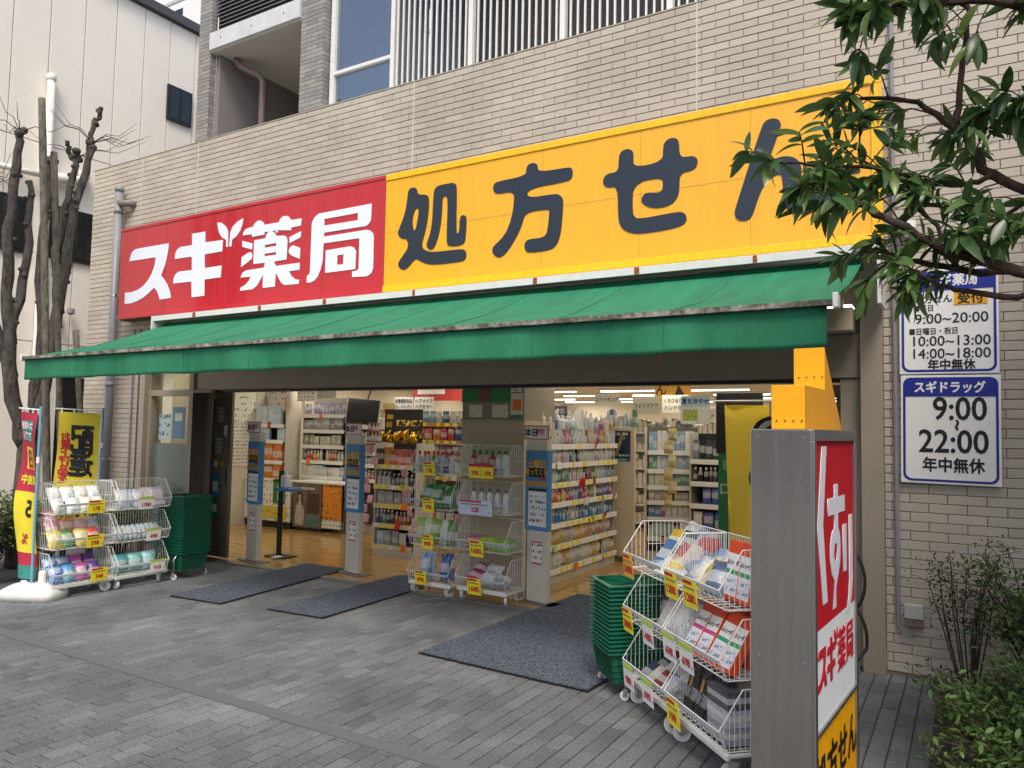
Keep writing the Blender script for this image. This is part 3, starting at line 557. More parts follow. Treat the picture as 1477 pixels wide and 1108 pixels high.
# ------------------------------------------------------------------ opening hours boards
def hours(z, h, label, rows, head):
    o = thing('hours_board', label, 'sign', (-.115, 6.13, z), 0); o.rotation_euler = (0, R(.4), 0); ww = .61
    bx('board', WHP, o, -ww/2, ww/2, 0, .02, 0, h, .003)
    def ring(r0, inset, m, name, y, hole=True):
        def rrect(i, r): return [(x0+r*math.cos(a), z0_+r*math.sin(a)) for (x0, z0_, a0) in ((ww/2-i-r, h-i-r, 0), (-ww/2+i+r, h-i-r, 90), (-ww/2+i+r, i+r, 180), (ww/2-i-r, i+r, 270)) for a in [R(a0+k*18) for k in range(6)]]
        p1 = [(x*1000, zz*1000) for x, zz in rrect(inset, r0)]; p2 = [(x*1000, zz*1000) for x, zz in rrect(inset+.016, r0-.01)]
        link(name, glyph_mesh([p1, p2] if hole else [p1], m, 0, .0008), o, (0, y, 0))
    ring(.05, .015, BLUEM, 'border', -.0015)
    hb = [(-ww/2+.016, h-.15), (ww/2-.016, h-.15), (ww/2-.016, h-.06), (ww/2-.03, h-.03), (ww/2-.06, h-.016), (-ww/2+.06, h-.016), (-ww/2+.03, h-.03), (-ww/2+.016, h-.06)]
    MB().prism(hb, -.0035, -.001, 'y').build('header_band', BLUEM, o)
    for (s, x, zz, size, m, bo, fit) in head+rows: text(s, o, x, -.0042 if m is WHP else -.0022, zz, size, m, bold=bo, fit=fit, sx=.86)
    return o
h1 = hours(2.15, .745, 'white and blue hours board with several time rows, half hidden by leaves', [('10:00~13:00', .02, .235, .1, BLACKP, .01, .47), ('14:00~18:00', .02, .145, .1, BLACKP, .01, .47), ('年中無休', .02, .065, .085, BLACKP, .03, None), ('■日曜日・祝日', -.09, .305, .052, BLACKP, .02, None), ('9:00~20:00', .02, .395, .1, BLACKP, .01, .47), ('■平日', -.15, .47, .052, BLACKP, .02, None)], [('スギ薬局', .03, .665, .09, WHP, .03, None)])
bx('badge', P('amber_badge', '#e8a814', .5), h1, .04, .24, -.004, -.001, .485, .575); text('受付', h1, .14, -.0052, .53, .08, BLACKP, bold=.03); text('処方せん', h1, -.09, -.0022, .535, .06, BLACKP, bold=.03)
hours(1.375, .765, 'white and blue hours board reading 9:00 to 22:00 on the tiled wall', [('9:00', .06, .53, .225, BLACKP, .016, None), ('22:00', .02, .30, .225, BLACKP, .016, None), ('年中無休', .02, .135, .11, BLACKP, .03, None)], [('スギドラッグ', .0, .682, .085, WHP, .035, None)])
bpy.data.objects['hours_board.001'].rotation_euler = (0, R(.5), 0); text('~', bpy.data.objects['hours_board.001'], .045, -.0022, .415, .13, BLACKP, bold=.02, rot=R(90))

# ------------------------------------------------------------------ pylon sign
W_, D_ = .21, .75
py = thing('pylon_sign', 'stainless pylon sign with red, white and yellow face and yellow arrow on top', 'sign', (-.48, 2.86, 0), R(-3.75))
STEEL = P('brushed_stainless', '#c4bfb6', .23, 1, .05, 4, stretch=(9, 9, .7)); ALU = P('satin_aluminium', '#a8a9aa', .3, .9, .05, 5)
bx('body', STEEL, py, -W_, -.012, .006, D_, .02, 1.705, .004); bx('front_plate', STEEL, py, -W_-.003, .002, -.004, .004, .0, 1.72, .002)
for x in (-W_+.025, -.025):
    for z in (1.69, .9, .1): MB().tube([(x, -.008, z), (x, -.003, z)], .006, 8).build('screw', ALU, py)
bx('plinth', BLACKM, py, -W_-.01, .01, -.01, D_+.01, 0, .019)
for (a, c, d, e) in ((0, D_, 1.68, 1.722), (0, .03, .02, 1.68), (D_-.03, D_, .02, 1.68), (.03, D_-.03, .635, .65), (.03, D_-.03, .02, .05)): bx('edge_frame', ALU, py, -.012, .012, a, c, d, e, .002)
for (d, e, m, nm) in ((.998, 1.68, P('red_pylon_vinyl', '#c01c2a', .6, var=.04, spec=.15), 'red_face'), (.65, .998, P('white_pylon_vinyl', '#dfe3e8', .6, var=.02, spec=.15), 'white_face'), (.05, .635, P('yellow_pylon_vinyl', '#eda70e', .6, var=.04, spec=.15), 'yellow_face')): bx(nm, m, py, -.012, .002, .03, D_-.03, d, e)
def on_face(s, y, z, size, m, bold, sx=1):
    o = text(s, py, .0045, y, z, size, m, bold=bold, sx=sx); o.rotation_euler = (0, 0, R(90)); return o
def on_face_poly(polys, y, z, m):
    me = glyph_mesh(polys, m, 0, .001); o = link('character', me, py, (.004, y, z), R(90)); return o
on_face_poly([[(0, 350), (75, 640), (150, 640), (85, 350), (150, 60), (75, 60)]], .07, 1.06-.06+.02, WHT_S)
on_face_poly([[(110, 520), (110, 570), (175, 570), (175, 520), (300, 520), (300, 455), (175, 455), (175, 400), (205, 370), (215, 320), (205, 260), (175, 220), (130, 170), (130, 95), (70, 95), (110, 200), (60, 230), (35, 290), (40, 350), (70, 390), (110, 400), (110, 455), (0, 455), (0, 520)], [(110, 340), (150, 340), (160, 310), (145, 275), (115, 270), (95, 300)]], .235, 1.0-.06, WHT_S)
on_face_poly([[(0, 420), (65, 420), (65, 230), (0, 230)]], .5, .98-.06, WHT_S); on_face_poly([[(0, 450), (65, 450), (65, 180), (40, 110), (0, 60), (-60, 60), (-20, 120), (0, 190)]], .62, .98-.06, WHT_S)
for k in ('su', 'gi', 'yaku', 'kyoku'): on_face_poly([[(x*.142, z*.2) for x, z in p] for p in GLYPHS[k]], .04, .74, REDP)
on_face('処方せん', D_/2, .47, .19, BLACKP, .03, .95)
ar = MB(); ar.prism([(.06, 1.722), (.06, 1.885), (.38, 1.885), (.38, 2.055), (.70, 1.722)], -W_+.055, -.035, 'x'); ar = ar.build('arrow', P('yellow_painted_steel', '#f6ad12', .38, var=.06, ns=6, stretch=(1, 1, 3)), py, bevel=.002)
for k in range(4):
    for (y, z) in ((.0595, 1.752), (.3795, 1.935)): MB().tube([(-W_+.075+k*.03, y-.002, z), (-W_+.075+k*.03, y+.002, z)], .0035, 8).build('rivet_hole', P('rivet_hole', '#5a3d10', .8), ar)

# ------------------------------------------------------------------ neighbouring building across the alley
nb = thing('neighbour_building', 'pale beige panelled building beyond the alley with dark windows and white pipes', 'building', (-13, 0, 0))
bx('core', P('panel_core', '#cfc8bb', .8), nb, -6, -.03, -6, 10.4, 0, 9.5)
ys = [-6, -4.4, -2.8, -1.2, .4, 2.0, 3.2, 4.3, 5.3, 5.9, 6.47, 7.04, 7.59, 8.13, 8.65, 9.2, 10.4]; zs = [.0, 3.0, 6.28, 9.42]
for i in range(len(ys)-1):
    for j in range(3): bx('panel', PANEL, nb, -.03, 0, ys[i]+.008, ys[i+1]-.008, zs[j]+.008, zs[j+1]-.008, .004)
bx('eave', P('dark_gutter', '#4a4a4c', .5), nb, -6, .1, -6, 10.45, 9.44, 9.6)
def nwin(y0, y1, z0_, z1_, lab):
    o = bx('window', BLACKM, nb, .0, .05, y0, y1, z0_, z1_); mid = (y0+y1)/2
    for a, c in ((y0+.05, mid-.025), (mid+.025, y1-.05)): bx('pane', DARKGLASS, o, .045, .056, a, c, z0_+.06, z1_-.06)
    return o
nwin(8.62, 9.14, 7.5, 8.18, ''); nwin(6.62, 7.75, 4.42, 5.3, ''); nwin(5.4, 6.3, 4.4, 5.3, '')
MB().tube([(.1, 6.48, 7.35), (.1, 6.48, 2.2), (.1, 6.5, 0)], .06, 12).build('vent_pipe', PVCW, nb, smooth=True); MB().lathe([(.06, 0), (.075, .02), (.075, .1), (.03, .13)], 12).build('vent_cap', PVCW, nb, (.1, 6.48, 7.33), smooth=True)
MB().tube([(.12, 6.45, 5.72), (.12, 7.05, 5.8), (.12, 7.1, 5.9), (.02, 7.12, 5.95)], .085, 12).build('duct', PVCW, nb, smooth=True); MB().tube([(.12, 5.7, 5.68), (.12, 6.45, 5.72)], .05, 10).build('duct', PVCW, nb, smooth=True)
sl_ = bx('security_lamp', PVCW, nb, .0, .06, 6.8, 6.88, 3.4, 3.5); MB().lathe([(.02, 0), (.06, .03), (.06, .12), (.03, .14)], 10).build('lamp_head', PVCW, sl_, (.12, 6.8, 3.3)); MB().lathe([(.02, 0), (.06, .03), (.06, .1), (.03, .12)], 10).build('lamp_head', P('grey_lamp_head', '#8c8b85', .5), sl_, (.12, 6.98, 3.5))
MB().tube([(.04, 6.75, 3.35), (.04, 6.75, 2.75), (.04, 6.7, 2.7), (.04, 6.7, 0)], .025, 8).build('cable_duct', PVCW, nb)
bx('service_door', P('black_steel_door', '#141417', .5), nb, 0, .03, 6.85, 7.9, 0, 2.45); bx('door_frame', PVCW, nb, 0, .05, 6.75, 6.85, 0, 2.52); bx('door_frame', PVCW, nb, 0, .05, 6.85, 8.0, 2.455, 2.55)
MB().tube([(.06, 6.6, 2.1), (.06, 6.6, 1.4), (.1, 6.55, 1.25)], .05, 10).build('drain_pipe', PVCW, nb, smooth=True)
bb_ = thing('white_building', 'bright white building far behind the grey column', 'building', (-26, 22, 0))
bx('wall', WHITEP, bb_, -9, 9, 0, 8, 0, 27); 
for k in range(9): bx('floor_band', P('grey_floor_band', '#b5b9bd', .6), bb_, -9, 9.04, -.04, 8, 2.8*k+2.6, 2.8*k+2.75)
for z in range(8):
    for x in (-7, -3.5, 0, 3.5, 7): q = bx('window', DARKGLASS, bb_, x-.8, x+.8, -.02, .05, 2.8*z+1.0, 2.8*z+2.2)
ob = thing('reflector_building', 'unseen warm pale building added across the street for reflections', 'building', (-4, -24, 0)); bx('wall', P('warm_render', '#ecdcc6', .8, var=.06), ob, -16, 16, -8, 0, 0, 8)  # unseen building, added to give the pylon steel a warm bright reflection
for zz_ in (1.2, 4.4):
    for k in range(10): q = bx('window', DARKGLASS, ob, -15+3*k, -13.4+3*k, -.02, .03, zz_, zz_+1.7); bx('sill', CONC, q, -15.1+3*k, -13.3+3*k, 0, .12, zz_-.1, zz_)
bx('equipment_box', BLACKM, None, -12.2, -11.4, 7.4, 8.2, 0, 1.55, .01)
tag(bpy.data.objects['equipment_box'], 'dark cabinet standing in the alley beside the tiled pier', 'cabinet')
# ------------------------------------------------------------------ shop interior
def FLOORM():
    m, n, bb, N, K = _m('glossy_tan_vinyl'); bb.inputs['Roughness'].default_value = .16
    tc = N.new('ShaderNodeTexCoord'); mp = N.new('ShaderNodeMapping'); mp.inputs['Scale'].default_value = (2.2, 14, 1); K.new(tc.outputs['Object'], mp.inputs[0])
    nz = N.new('ShaderNodeTexNoise'); nz.inputs['Scale'].default_value = 1.3; nz.inputs['Detail'].default_value = 6; K.new(mp.outputs[0], nz.inputs['Vector'])
    cr = N.new('ShaderNodeValToRGB'); e = cr.color_ramp.elements; e[0].position = .3; e[0].color = (*L('#a07c4a'), 1); e[1].position = .7; e[1].color = (*L('#c09a62'), 1); K.new(nz.outputs[0], cr.inputs[0]); K.new(cr.outputs[0], bb.inputs['Base Color']); return m
FLR = FLOORM()
struct(bx('shop_floor', FLR, None, -10.8, 3.0, 6.36, 21, -.02, .006))
struct(bx('shop_ceiling', P('ceiling_board', '#dcdad2', .8, var=.03), None, -10.8, 3.0, 6.5, 21, 2.62, 2.66))
for nm, a in (('shop_wall_back', (-10.8, 3.0, 20.9, 21)), ('shop_wall_left', (-10.8, -10.7, 6.5, 20.9)), ('shop_wall_right', (2.9, 3.0, 6.5, 20.9))): struct(bx(nm, P('shop_wall_paint', '#d8d2c0', .8, var=.03), None, *a, 0, 2.62))
GLOW = EMIT('tube_glow', (1, .96, .88), 4)
lampw = MB().box(-.62, .62, -.07, .07, 0, .05).mesh('housing', WHITEP); lampg = MB().box(-.6, .6, -.028, .028, -.022, 0).mesh('tube', GLOW)
k = 0
for y in (6.85, 7.6, 9.4, 11.2, 13.0, 14.8, 16.6, 18.4, 20.2):  # foremost row is unseen lamps, added to brighten the shop window
    for x in ((-9.7, -1.6) if y < 7 else (-9.7, -7.9, -6.1, -4.2, -2.5, -.7)):
        t = thing('ceiling_lamp', 'lit white linear lamp on the shop ceiling', 'lamp', (x, y, 2.565), 0, 'linear lamps on the shop ceiling')
        link('housing', lampw, t); link('tube', lampg, t)
        if y < 15 or k % 2 == 0:
            al = bpy.data.lights.new('ceiling_lamp_light', 'AREA'); al.shape = 'RECTANGLE'; al.size = 1.2; al.size_y = .12; al.energy = 5.6 if y < 15 else 10; al.color = (1, .92, .76)
            ao = bpy.data.objects.new('lamp_light', al); col.objects.link(ao); ao.parent = t; ao.location = (0, 0, -.03)
        k += 1
pl = thing('entrance_pillar', 'beige panelled pillar inside the entrance behind the wire wagons', 'pillar', (-4.8, 6.9, 0))
bx('shaft', P('beige_pillar_board', '#b5a98f', .6, var=.04, ns=3), pl, 0, .8, 0, .7, 0, 1.8, .004); bx('upper_shaft', P('taupe_pillar_board', '#8d8573', .6), pl, .005, .795, .005, .69, 1.8, 2.6)
bx('ledge', BRONZE, pl, -.01, .81, -.01, .02, 1.79, 1.815); bx('green_band', GRNP, pl, .0, .62, -.004, .003, 2.0, 2.14); [bx('transom_pane', P('cream_transom', '#cfcab4', .25, var=.2, ns=20), pl, a_, c_, -.003, .003, 1.83, 1.97) for a_, c_ in ((.1, .27), (.4, .6))]
card('notice', 'white no-smoking style notice high on the pillar', 'notice', (-4.09, 6.893, 2.17), 0, .15, .13, SPW); card('notice', 'round green emblem notice on the pillar', 'notice', (-4.09, 6.893, 1.96), 0, .15, .26, P('pale_green_notice', '#cfd8c4', .5), [(-.35, .35, -.2, .25, ORGP), (-.5, .5, -.5, -.38, GRNP)])
card('poster', 'small dark red poster on the pillar band', 'poster', (-4.5, 6.89, 2.08), 0, .14, .14, P('dark_red_photo', '#7a3a35', .4, var=.4, ns=30))

# shared product meshes ------------------------------------------------
def prod_mesh(kind):
    b = MB()
    if kind == 'box': b.box(-.5, .5, -.5, .5, 0, 1); return b.mesh('carton', PRT)
    if kind == 'bottle':
        b.lathe([(.40, 0), (.46, .03), (.46, .62), (.40, .72), (.2, .80), (.2, .84)], 10); me = None
        b.lathe([(.24, .84), (.24, .99), (.2, 1.0)], 10, mi=1); return b.mesh('bottle', [PRT, P('white_cap', '#e2e2de', .4)], True)
    if kind == 'pump':
        b.lathe([(.42, 0), (.46, .03), (.46, .6), (.36, .68), (.12, .7), (.12, .8)], 10); b.lathe([(.22, .8), (.22, .86)], 8, mi=1); b.box(-.1, .4, -.1, .1, .9, 1, mi=1); b.box(-.06, .06, -.06, .06, .86, .9, mi=1)
        return b.mesh('pump_bottle', [PRT, P('white_cap', '#e2e2de', .4)])
    if kind == 'pouch':
        n, m_ = 7, 8
        for s in (-1, 1):
            o = len(b.v)
            for j in range(m_+1):
                for i in range(n+1):
                    u, v = i/n*2-1, j/m_*2-1; d = (1-u*u)**.6*(1-abs(v)**2.5)*.5; b.v.append((u*.5*(1-.06*(1-abs(v))), s*d*(1+.18*math.sin(u*7+v*5)), j/m_))
            b.f += [tuple(o+q for q in (j*(n+1)+i, j*(n+1)+i+1, (j+1)*(n+1)+i+1, (j+1)*(n+1)+i)) for j in range(m_) for i in range(n)]
        b.m = [0]*len(b.f); return b.mesh('pouch', PRT, True)
    if kind == 'blister': b.box(-.5, .5, .2, .3, 0, 1); b.box(-.34, .34, -.3, .2, .12, .6); return b.mesh('blister_pack', PRT)
PMESH = {k: prod_mesh(k) for k in ('box', 'bottle', 'pump', 'pouch', 'blister')}
def prod(kind, name, x, y, z, w_, d, h, c, label, cat, group, rz=0, tilt=0, roll=0):
    o = link(name, PMESH[kind], None, (x, y, z), rz); o.scale = (w_, d, h); o.rotation_euler = (tilt, roll, rz); o.color = (*(L(c) if isinstance(c, str) else c), 1)
    return tag(o, label, cat, group)
PASTEL = ['#5f86b4', '#b4688c', '#c8a24a', '#6f9c7c', '#d9d9d4', '#c9d4dd', '#e3dccb', '#b9c9d6', '#d6c3c9', '#e8e6df', '#9db6cf', '#cfd6c2', '#d8b9a5', '#8fa7b8']
BRIGHT = ['#d8d6d0', '#c94a3c', '#3a6fb0', '#e0a93a', '#6b9e55', '#b6507e', '#e8e3d6', '#4b4f58', '#8fb6cf', '#d97f3f', '#745a93']
LEVELN = ['bottom', 'second', 'third', 'fourth', 'fifth', 'sixth', 'top']
def colour_word(c):
    r_, g_, b_ = [int(c[i:i+2], 16) for i in (1, 3, 5)]; mx, mn = max(r_, g_, b_), min(r_, g_, b_)
    if mx-mn < 26: return 'white' if mx > 205 else 'light grey' if mx > 150 else 'grey' if mx > 90 else 'black'
    if r_ == mx: return ('orange' if g_ > b_+45 and mx-mn > 90 else 'beige' if g_ >= b_ else 'pink') if mx-mn < 150 else ('orange' if g_ > 110 else 'red')
    if g_ == mx: return 'green'
    return 'purple' if r_ > g_+15 else 'pale blue' if mx-mn < 60 else 'blue'
SHELFM = P('shelf_enamel', '#c4bdad', .5, var=.06); SHELFB = P('shaded_shelf_back', '#6d675c', .7, var=.1)  # back panel colour darkened so gaps between goods read as shade
def shelf_unit(name, label, loc, rz, w_, d, h, levels, prods, frame=SHELFM, back=SHELFB, tags=None, lip=WHP, slope=0, base=.1, group=None, plabel=None, pname='product', cat='product', top=True):
    """local x along the front, y to the back, front at y=0; one product row for each level"""
    t = thing(name, label, 'shelf', loc, rz)
    bx('plinth', frame, t, 0, w_, .02, d, .006, base); bx('back_panel', back or frame, t, 0, w_, d, d+.02, .006, h)
    bx('side_panel', frame, t, -.02, -.001, .04, d+.02, .006, h); bx('side_panel', frame, t, w_+.001, w_+.02, .04, d+.02, .006, h)
    Mx = Matrix.Translation(loc) @ Matrix.Rotation(rz, 4, 'Z')
    for li, z in enumerate(levels):
        s = MB().box(0, w_, 0, d, -.02, 0).build('shelf', frame, t, (0, 0, z)); s.rotation_euler = (slope, 0, 0)
        bx('shelf_lip', lip, s, .002, w_-.002, -.008, 0, -.05, .012)
        nt_ = int(w_/.14)
        for k in range(nt_):
            if random.random() < .75: bx('price_label', (tags or YELP) if random.random() < .7 else WHP, s, .03+k*.14, .03+k*.14+random.uniform(.05, .1), -.0105, -.0085, -.042, .006)
        kind, pw, ph, cols, dp_ = prods[li % len(prods)]
        x = .02; ci = random.randrange(len(cols)); run = 0
        hmax = (levels[li+1] if li+1 < len(levels) else h+.1)-z-.04
        while x+pw < w_:
            if run <= 0: ci = (ci+random.randrange(1, 4)) % len(cols); run = random.randrange(1, 4); hh = min(hmax, max(ph, min(hmax*.82, ph*1.3))*random.uniform(.85, 1.08)); pw_ = pw*random.uniform(.85, 1.15)
            run -= 1
            p = Mx @ Vector((x+pw_/2, dp_/2+.015+random.uniform(0, .02), 0))
            if random.random() > .03: prod(kind, pname, p.x, p.y, z+.0015+slope*.08, pw_*.96, dp_, hh, cols[ci], colour_word(cols[ci])+' '+plabel.replace(' on the ', ' on the '+LEVELN[6 if li == len(levels)-1 else li]+' row of the ', 1), cat, group+', '+LEVELN[li]+' row, '+colour_word(cols[ci]), rz+random.uniform(-.06, .06), slope)
            x += pw_*1.03
        for k in range(int(w_/.5)):
            if random.random() < .6: o_ = bx('shelf_talker', random.choice([YELP, REDP, WHP, ORGP, LIMEP, SPW, SPO]), s, 0, random.uniform(.05, .1), -.03, -.028, -.06, random.uniform(.0, .05), loc=(random.uniform(.02, w_-.12), 0, 0)); o_.rotation_euler = (random.uniform(-.3, .3), 0, random.uniform(-.3, .3))
    return t
# left: mask rack, posters and lotions
t = shelf_unit('mask_rack', 'white rack of blue mask packs and orange packs by the shop\'s left wall', (-10.68, 9.02, 0), 0, .74, .35, 2.35, [.8, 1.1, 1.45, 1.72], [('box', .2, .26, ['#d9872c', '#d27a22'], .06), ('box', .2, .3, ['#d9872c', '#cf7d28'], .06), ('box', .17, .23, ['#c7dbea', '#a9cbe6', '#b9d4ea'], .05), ('box', .17, .24, ['#c7dbea', '#b4cfe4'], .05)], tags=WHP, plabel='pack on the mask rack', pname='mask_pack', cat='pack', group='packs on the mask rack')
card('poster', 'white wall poster of small pictures above the mask rack', 'poster', (-10.36, 9.3, 2.16), 0, .6, .4, SPL); card('poster', 'amber photo poster hung above the mask rack', 'poster', (-10.12, 9.27, 2.07), 0, .16, .26, SPO); card('poster', 'white price chart poster above the lotion shelves', 'poster', (-9.62, 9.2, 2.25), 0, .42, .24, SPW); card('poster', 'silver curled poster above the lotion shelves', 'poster', (-9.15, 9.2, 2.28), 0, .42, .22, P('silver_sheet', '#a9a9a7', .3, .5, .2, 12))
card('poster', 'large white poster of small pictures on the left shop wall', 'poster', (-10.69, 8.7, 2.05), R(90), .95, .6, SPL); card('poster', 'white tariff sheet on the left shop wall below the large poster', 'poster', (-10.69, 8.65, 1.35), R(90), .7, .7, SPW); card('poster', 'green edged sheet on the left shop wall by the door', 'poster', (-10.69, 7.95, 2.0), R(90), .4, .6, LIMEP, [(-.4, .4, -.45, .3, SPL)])
ct = thing('service_counter', 'low counter front covered with printed sheets below the mask rack', 'counter', (-10.68, 8.88, 0))
bx('front_board', SPL, ct, 0, 1.1, 0, .03, .12, .78); bx('kick_board', BLACKM, ct, 0, 1.1, .03, .1, .006, .12); bx('counter_top', WHITEP, ct, -.01, 1.11, -.02, .13, .782, .81, .004); bx('yellow_sheet', SMALLPRINT('yellow_sheet_print', '#d9c24e', ['#3a3a2a', '#a03322'], 26, 18, .6), ct, .1, 1.05, -.004, -.001, .16, .36)
card('poster', 'green application poster on the counter front', 'poster', (-9.82, 8.86, .62), 0, .28, .4, GRNP, [(-.1, .42, -.4, .3, WHP), (-.06, .38, -.12, .22, SPL)])
kb = thing('drink_kiosk', 'brown promotional drink kiosk with a photo front', 'kiosk', (-9.56, 8.93, 0))
bx('front_panel', P('brown_photo_front', '#6d5f52', .35, var=.5, ns=5), kb, 0, .64, 0, .02, .06, .78, .003); bx('top_board', WHITEP, kb, -.01, 1.2, -.01, .4, .782, .81); bx('plinth', BLACKM, kb, 0, .64, .02, .4, .006, .06)
text('sodastream', kb, .32, -.004, .7, .075, WHP, bold=.01, fit=.5)
fgp = MB().prism([(.07, .1), (.25, .1), (.27, .3), (.23, .42), (.2, .46), (.21, .55), (.17, .6), (.12, .58), (.11, .5), (.12, .45), (.08, .38), (.06, .25)], -.003, -.001, 'y').build('photo_figure', P('pale_photo_figure', '#b9ada0', .4, var=.2, ns=16), kb)
MB().prism([(.1, .46), (.1, .6), (.13, .64), (.19, .64), (.225, .58), (.23, .42), (.2, .42), (.2, .5)], -.0045, -.0032, 'y').build('photo_hair', P('dark_photo_hair', '#2c211c', .4), kb); MB().prism([(.13, .5), (.15, .48), (.18, .49), (.195, .53), (.19, .58), (.16, .6), (.13, .57)], -.006, -.0048, 'y').build('photo_face', P('photo_skin', '#c49a80', .4), kb)
bx('photo_bottle', P('teal_photo_patch', '#5b7370', .4, var=.4, ns=14), kb, .3, .62, -.0025, -.001, .08, .28); bx('photo_shelf', P('photo_shelf_brown', '#4f3a2c', .4, var=.5, ns=20), kb, .32, .6, -.0022, -.001, .3, .62)
bx('side_board', SPO, kb, .645, 1.05, .02, .04, .22, .78); bx('side_board_low', SPW, kb, .645, 1.05, .018, .04, .08, .215)
shelf_unit('lotion_shelf', 'white wall shelf of lotions and refill pouches above the drink kiosk', (-9.85, 9.35, 0), 0, .98, .3, 2.2, [.86, 1.12, 1.38, 1.64, 1.9], [('box', .09, .15, PASTEL, .05), ('bottle', .07, .2, BRIGHT, .06), ('pouch', .11, .17, ['#c2c7b0', '#a8b08c', '#c0a6a0', '#d8d2c0'], .05), ('box', .1, .2, ['#9c9c9a', '#8a8b90', '#b0aca8'], .05), ('blister', .07, .16, ['#9b93b8', '#a7a0c0', '#b5b0c6'], .05)], tags=WHP, plabel='lotion pack on the wall shelf above the drink kiosk', pname='lotion_pack', cat='pack', group='packs on the lotion shelf')
shelf_unit('cosmetic_shelf', 'white shelf of small white bottles left of the hanging monitor', (-8.8, 9.35, 0), 0, .9, .3, 2.0, [.86, 1.1, 1.3, 1.5, 1.72], [('bottle', .06, .13, PASTEL, .05), ('bottle', .05, .15, ['#e0ded8', '#d6d2c6', '#c9a98c'], .05), ('box', .07, .14, ['#b58a62', '#d9d4c8', '#e2e0da'], .05), ('bottle', .06, .14, ['#e0ded8', '#ddd9d0'], .05), ('pump', .07, .16, ['#e4e2dc', '#d4d0c8'], .06)], tags=WHP, plabel='bottle on the shelf left of the monitor', pname='cosmetic_bottle', cat='bottle', group='bottles on the cosmetic shelf')
mo = thing('monitor', 'black flat monitor hung on a slant over the shop floor', 'monitor', (-7.8, 8.6, 1.94)); mo.rotation_euler = (R(-4), R(4), 0)
bx('housing', P('white_monitor_back', '#c9c9c5', .5), mo, -.33, .31, .008, .045, -.2, .19, .006); bx('screen', P('black_screen', '#0c0f18', .15), mo, -.31, .31, 0, .008, -.19, .185); MB().tube([(0, .05, .1), (0, .12, .3), (0, .12, .62)], .012, 6).build('mount', BLACKM, mo)
# gondola end with the gold display
shelf_unit('gondola_end', 'gondola end shelf with yellow price strips and small cosmetics under the gold display', (-6.89, 7.86, 0), 0, .67, .4, 1.5, [.14, .42, .68, .93, 1.2], [('pouch', .13, .2, ['#c7b69c', '#b9d0dc', '#e0dcd2', '#a7a9ab'], .07), ('bottle', .06, .18, BRIGHT, .05), ('pouch', .13, .16, ['#b8aebd', '#c4bcc4', '#a89fae'], .07), ('pump', .07, .15, ['#55545a', '#d4d0ca', '#8a8688'], .06), ('box', .11, .19, ['#dd8c3c', '#d97a35', '#e0a24c', '#4e473e'], .07)], frame=P('pale_gondola', '#cfc9bc', .5), back=BLACKM, tags=YELP, lip=P('pale_lip', '#d8cf9a', .5), plabel='pack on the shelf under the gold display', pname='cosmetic_pack', cat='pack', group='packs on the gondola end')
for (x, m) in ((-7.0, PINKP), (-6.16, PINKP)):
    q = MB()
    s = thing('hanging_strip', 'pink strip of small hanging packs left of the gondola end' if x < -6.5 else 'pink strip of small hanging packs right of the gondola end', 'display', (x, 7.8, .3))
    for k in range(9): o = bx('pack', m, s, -.05, .05, -.012, .012, k*.13, k*.13+.11, .01); o.rotation_euler = (random.uniform(-.3, .1), random.uniform(-.15, .15), random.uniform(-.4, .4))
gd = card('display_board', 'black and gold display board on top of the gondola end', 'display', (-6.42, 7.88, 1.73), 0, .64, .44, P('black_gold_board', '#1c1710', .4), [(-.18, .48, -.46, .2, SPG), (-.46, -.3, -.05, .12, P('gold_disc_print', '#b98f2e', .3, .6)), (-.44, -.28, .2, .34, P('gold_disc_print2', '#d2a63a', .3, .6))])
GOLD = P('gold_foil', '#c99a2c', .22, .85, .35, 18)
goldm = None
for k in range(16):
    x = -6.78+.6*((k*7) % 16)/16; z = 1.50+.015*(k % 3)
    o = prod('pouch', 'gold_pouch', x, 7.84+.02*(k % 4), z, .1, .06, random.uniform(.11, .19), '#c8982a', 'crinkled gold foil pouch at the foot of the gold display board', 'pouch', 'gold pouches under the display board', random.uniform(-.5, .5), R(-12), random.uniform(-.3, .3)); 
    if goldm is None: goldm = o.data.copy(); goldm.materials[0] = GOLD
    o.data = goldm
for k in range(7): prod('blister', 'sheet_mask', -6.95+.06*(k % 4), 7.8+.02*(k//4), 1.5+.12*(k//4), .09, .04, .15, random.choice(['#b08a78', '#c9b0a0', '#8c6f60']), 'small brown hanging pack left of the gold display board', 'pack', 'brown packs beside the gold display', 0, 0)
card('display_card', 'tall yellow promotion card beside the gondola end', 'display', (-6.02, 7.95, 1.1), 0, .2, .62, P('yellow_card', '#d9b51e', .5), [(-.3, .45, -.2, .1, BROWNP)]); 
shelf_unit('snack_shelf', 'wooden-lipped shelf of snack bags behind the wire wagons', (-7.15, 9.0, 0), 0, .98, .4, 1.9, [.2, .6, 1.0, 1.3, 1.52, 1.78], [('pouch', .14, .24, BRIGHT, .08), ('pouch', .12, .2, ['#4f8fb8', '#d9d4c4', '#7fb2cc', '#3c6c9a'], .06), ('box', .1, .16, ['#4c7fae', '#9ac0d6', '#d9dcd8'], .06), ('pouch', .11, .2, ['#7a5a44', '#b48a66', '#c9b394', '#8c4a3a'], .07)], lip=P('wood_lip', '#b8884e', .5), plabel='snack bag on the shelf behind the wagons', pname='snack_bag', cat='bag', group='bags on the snack shelf')
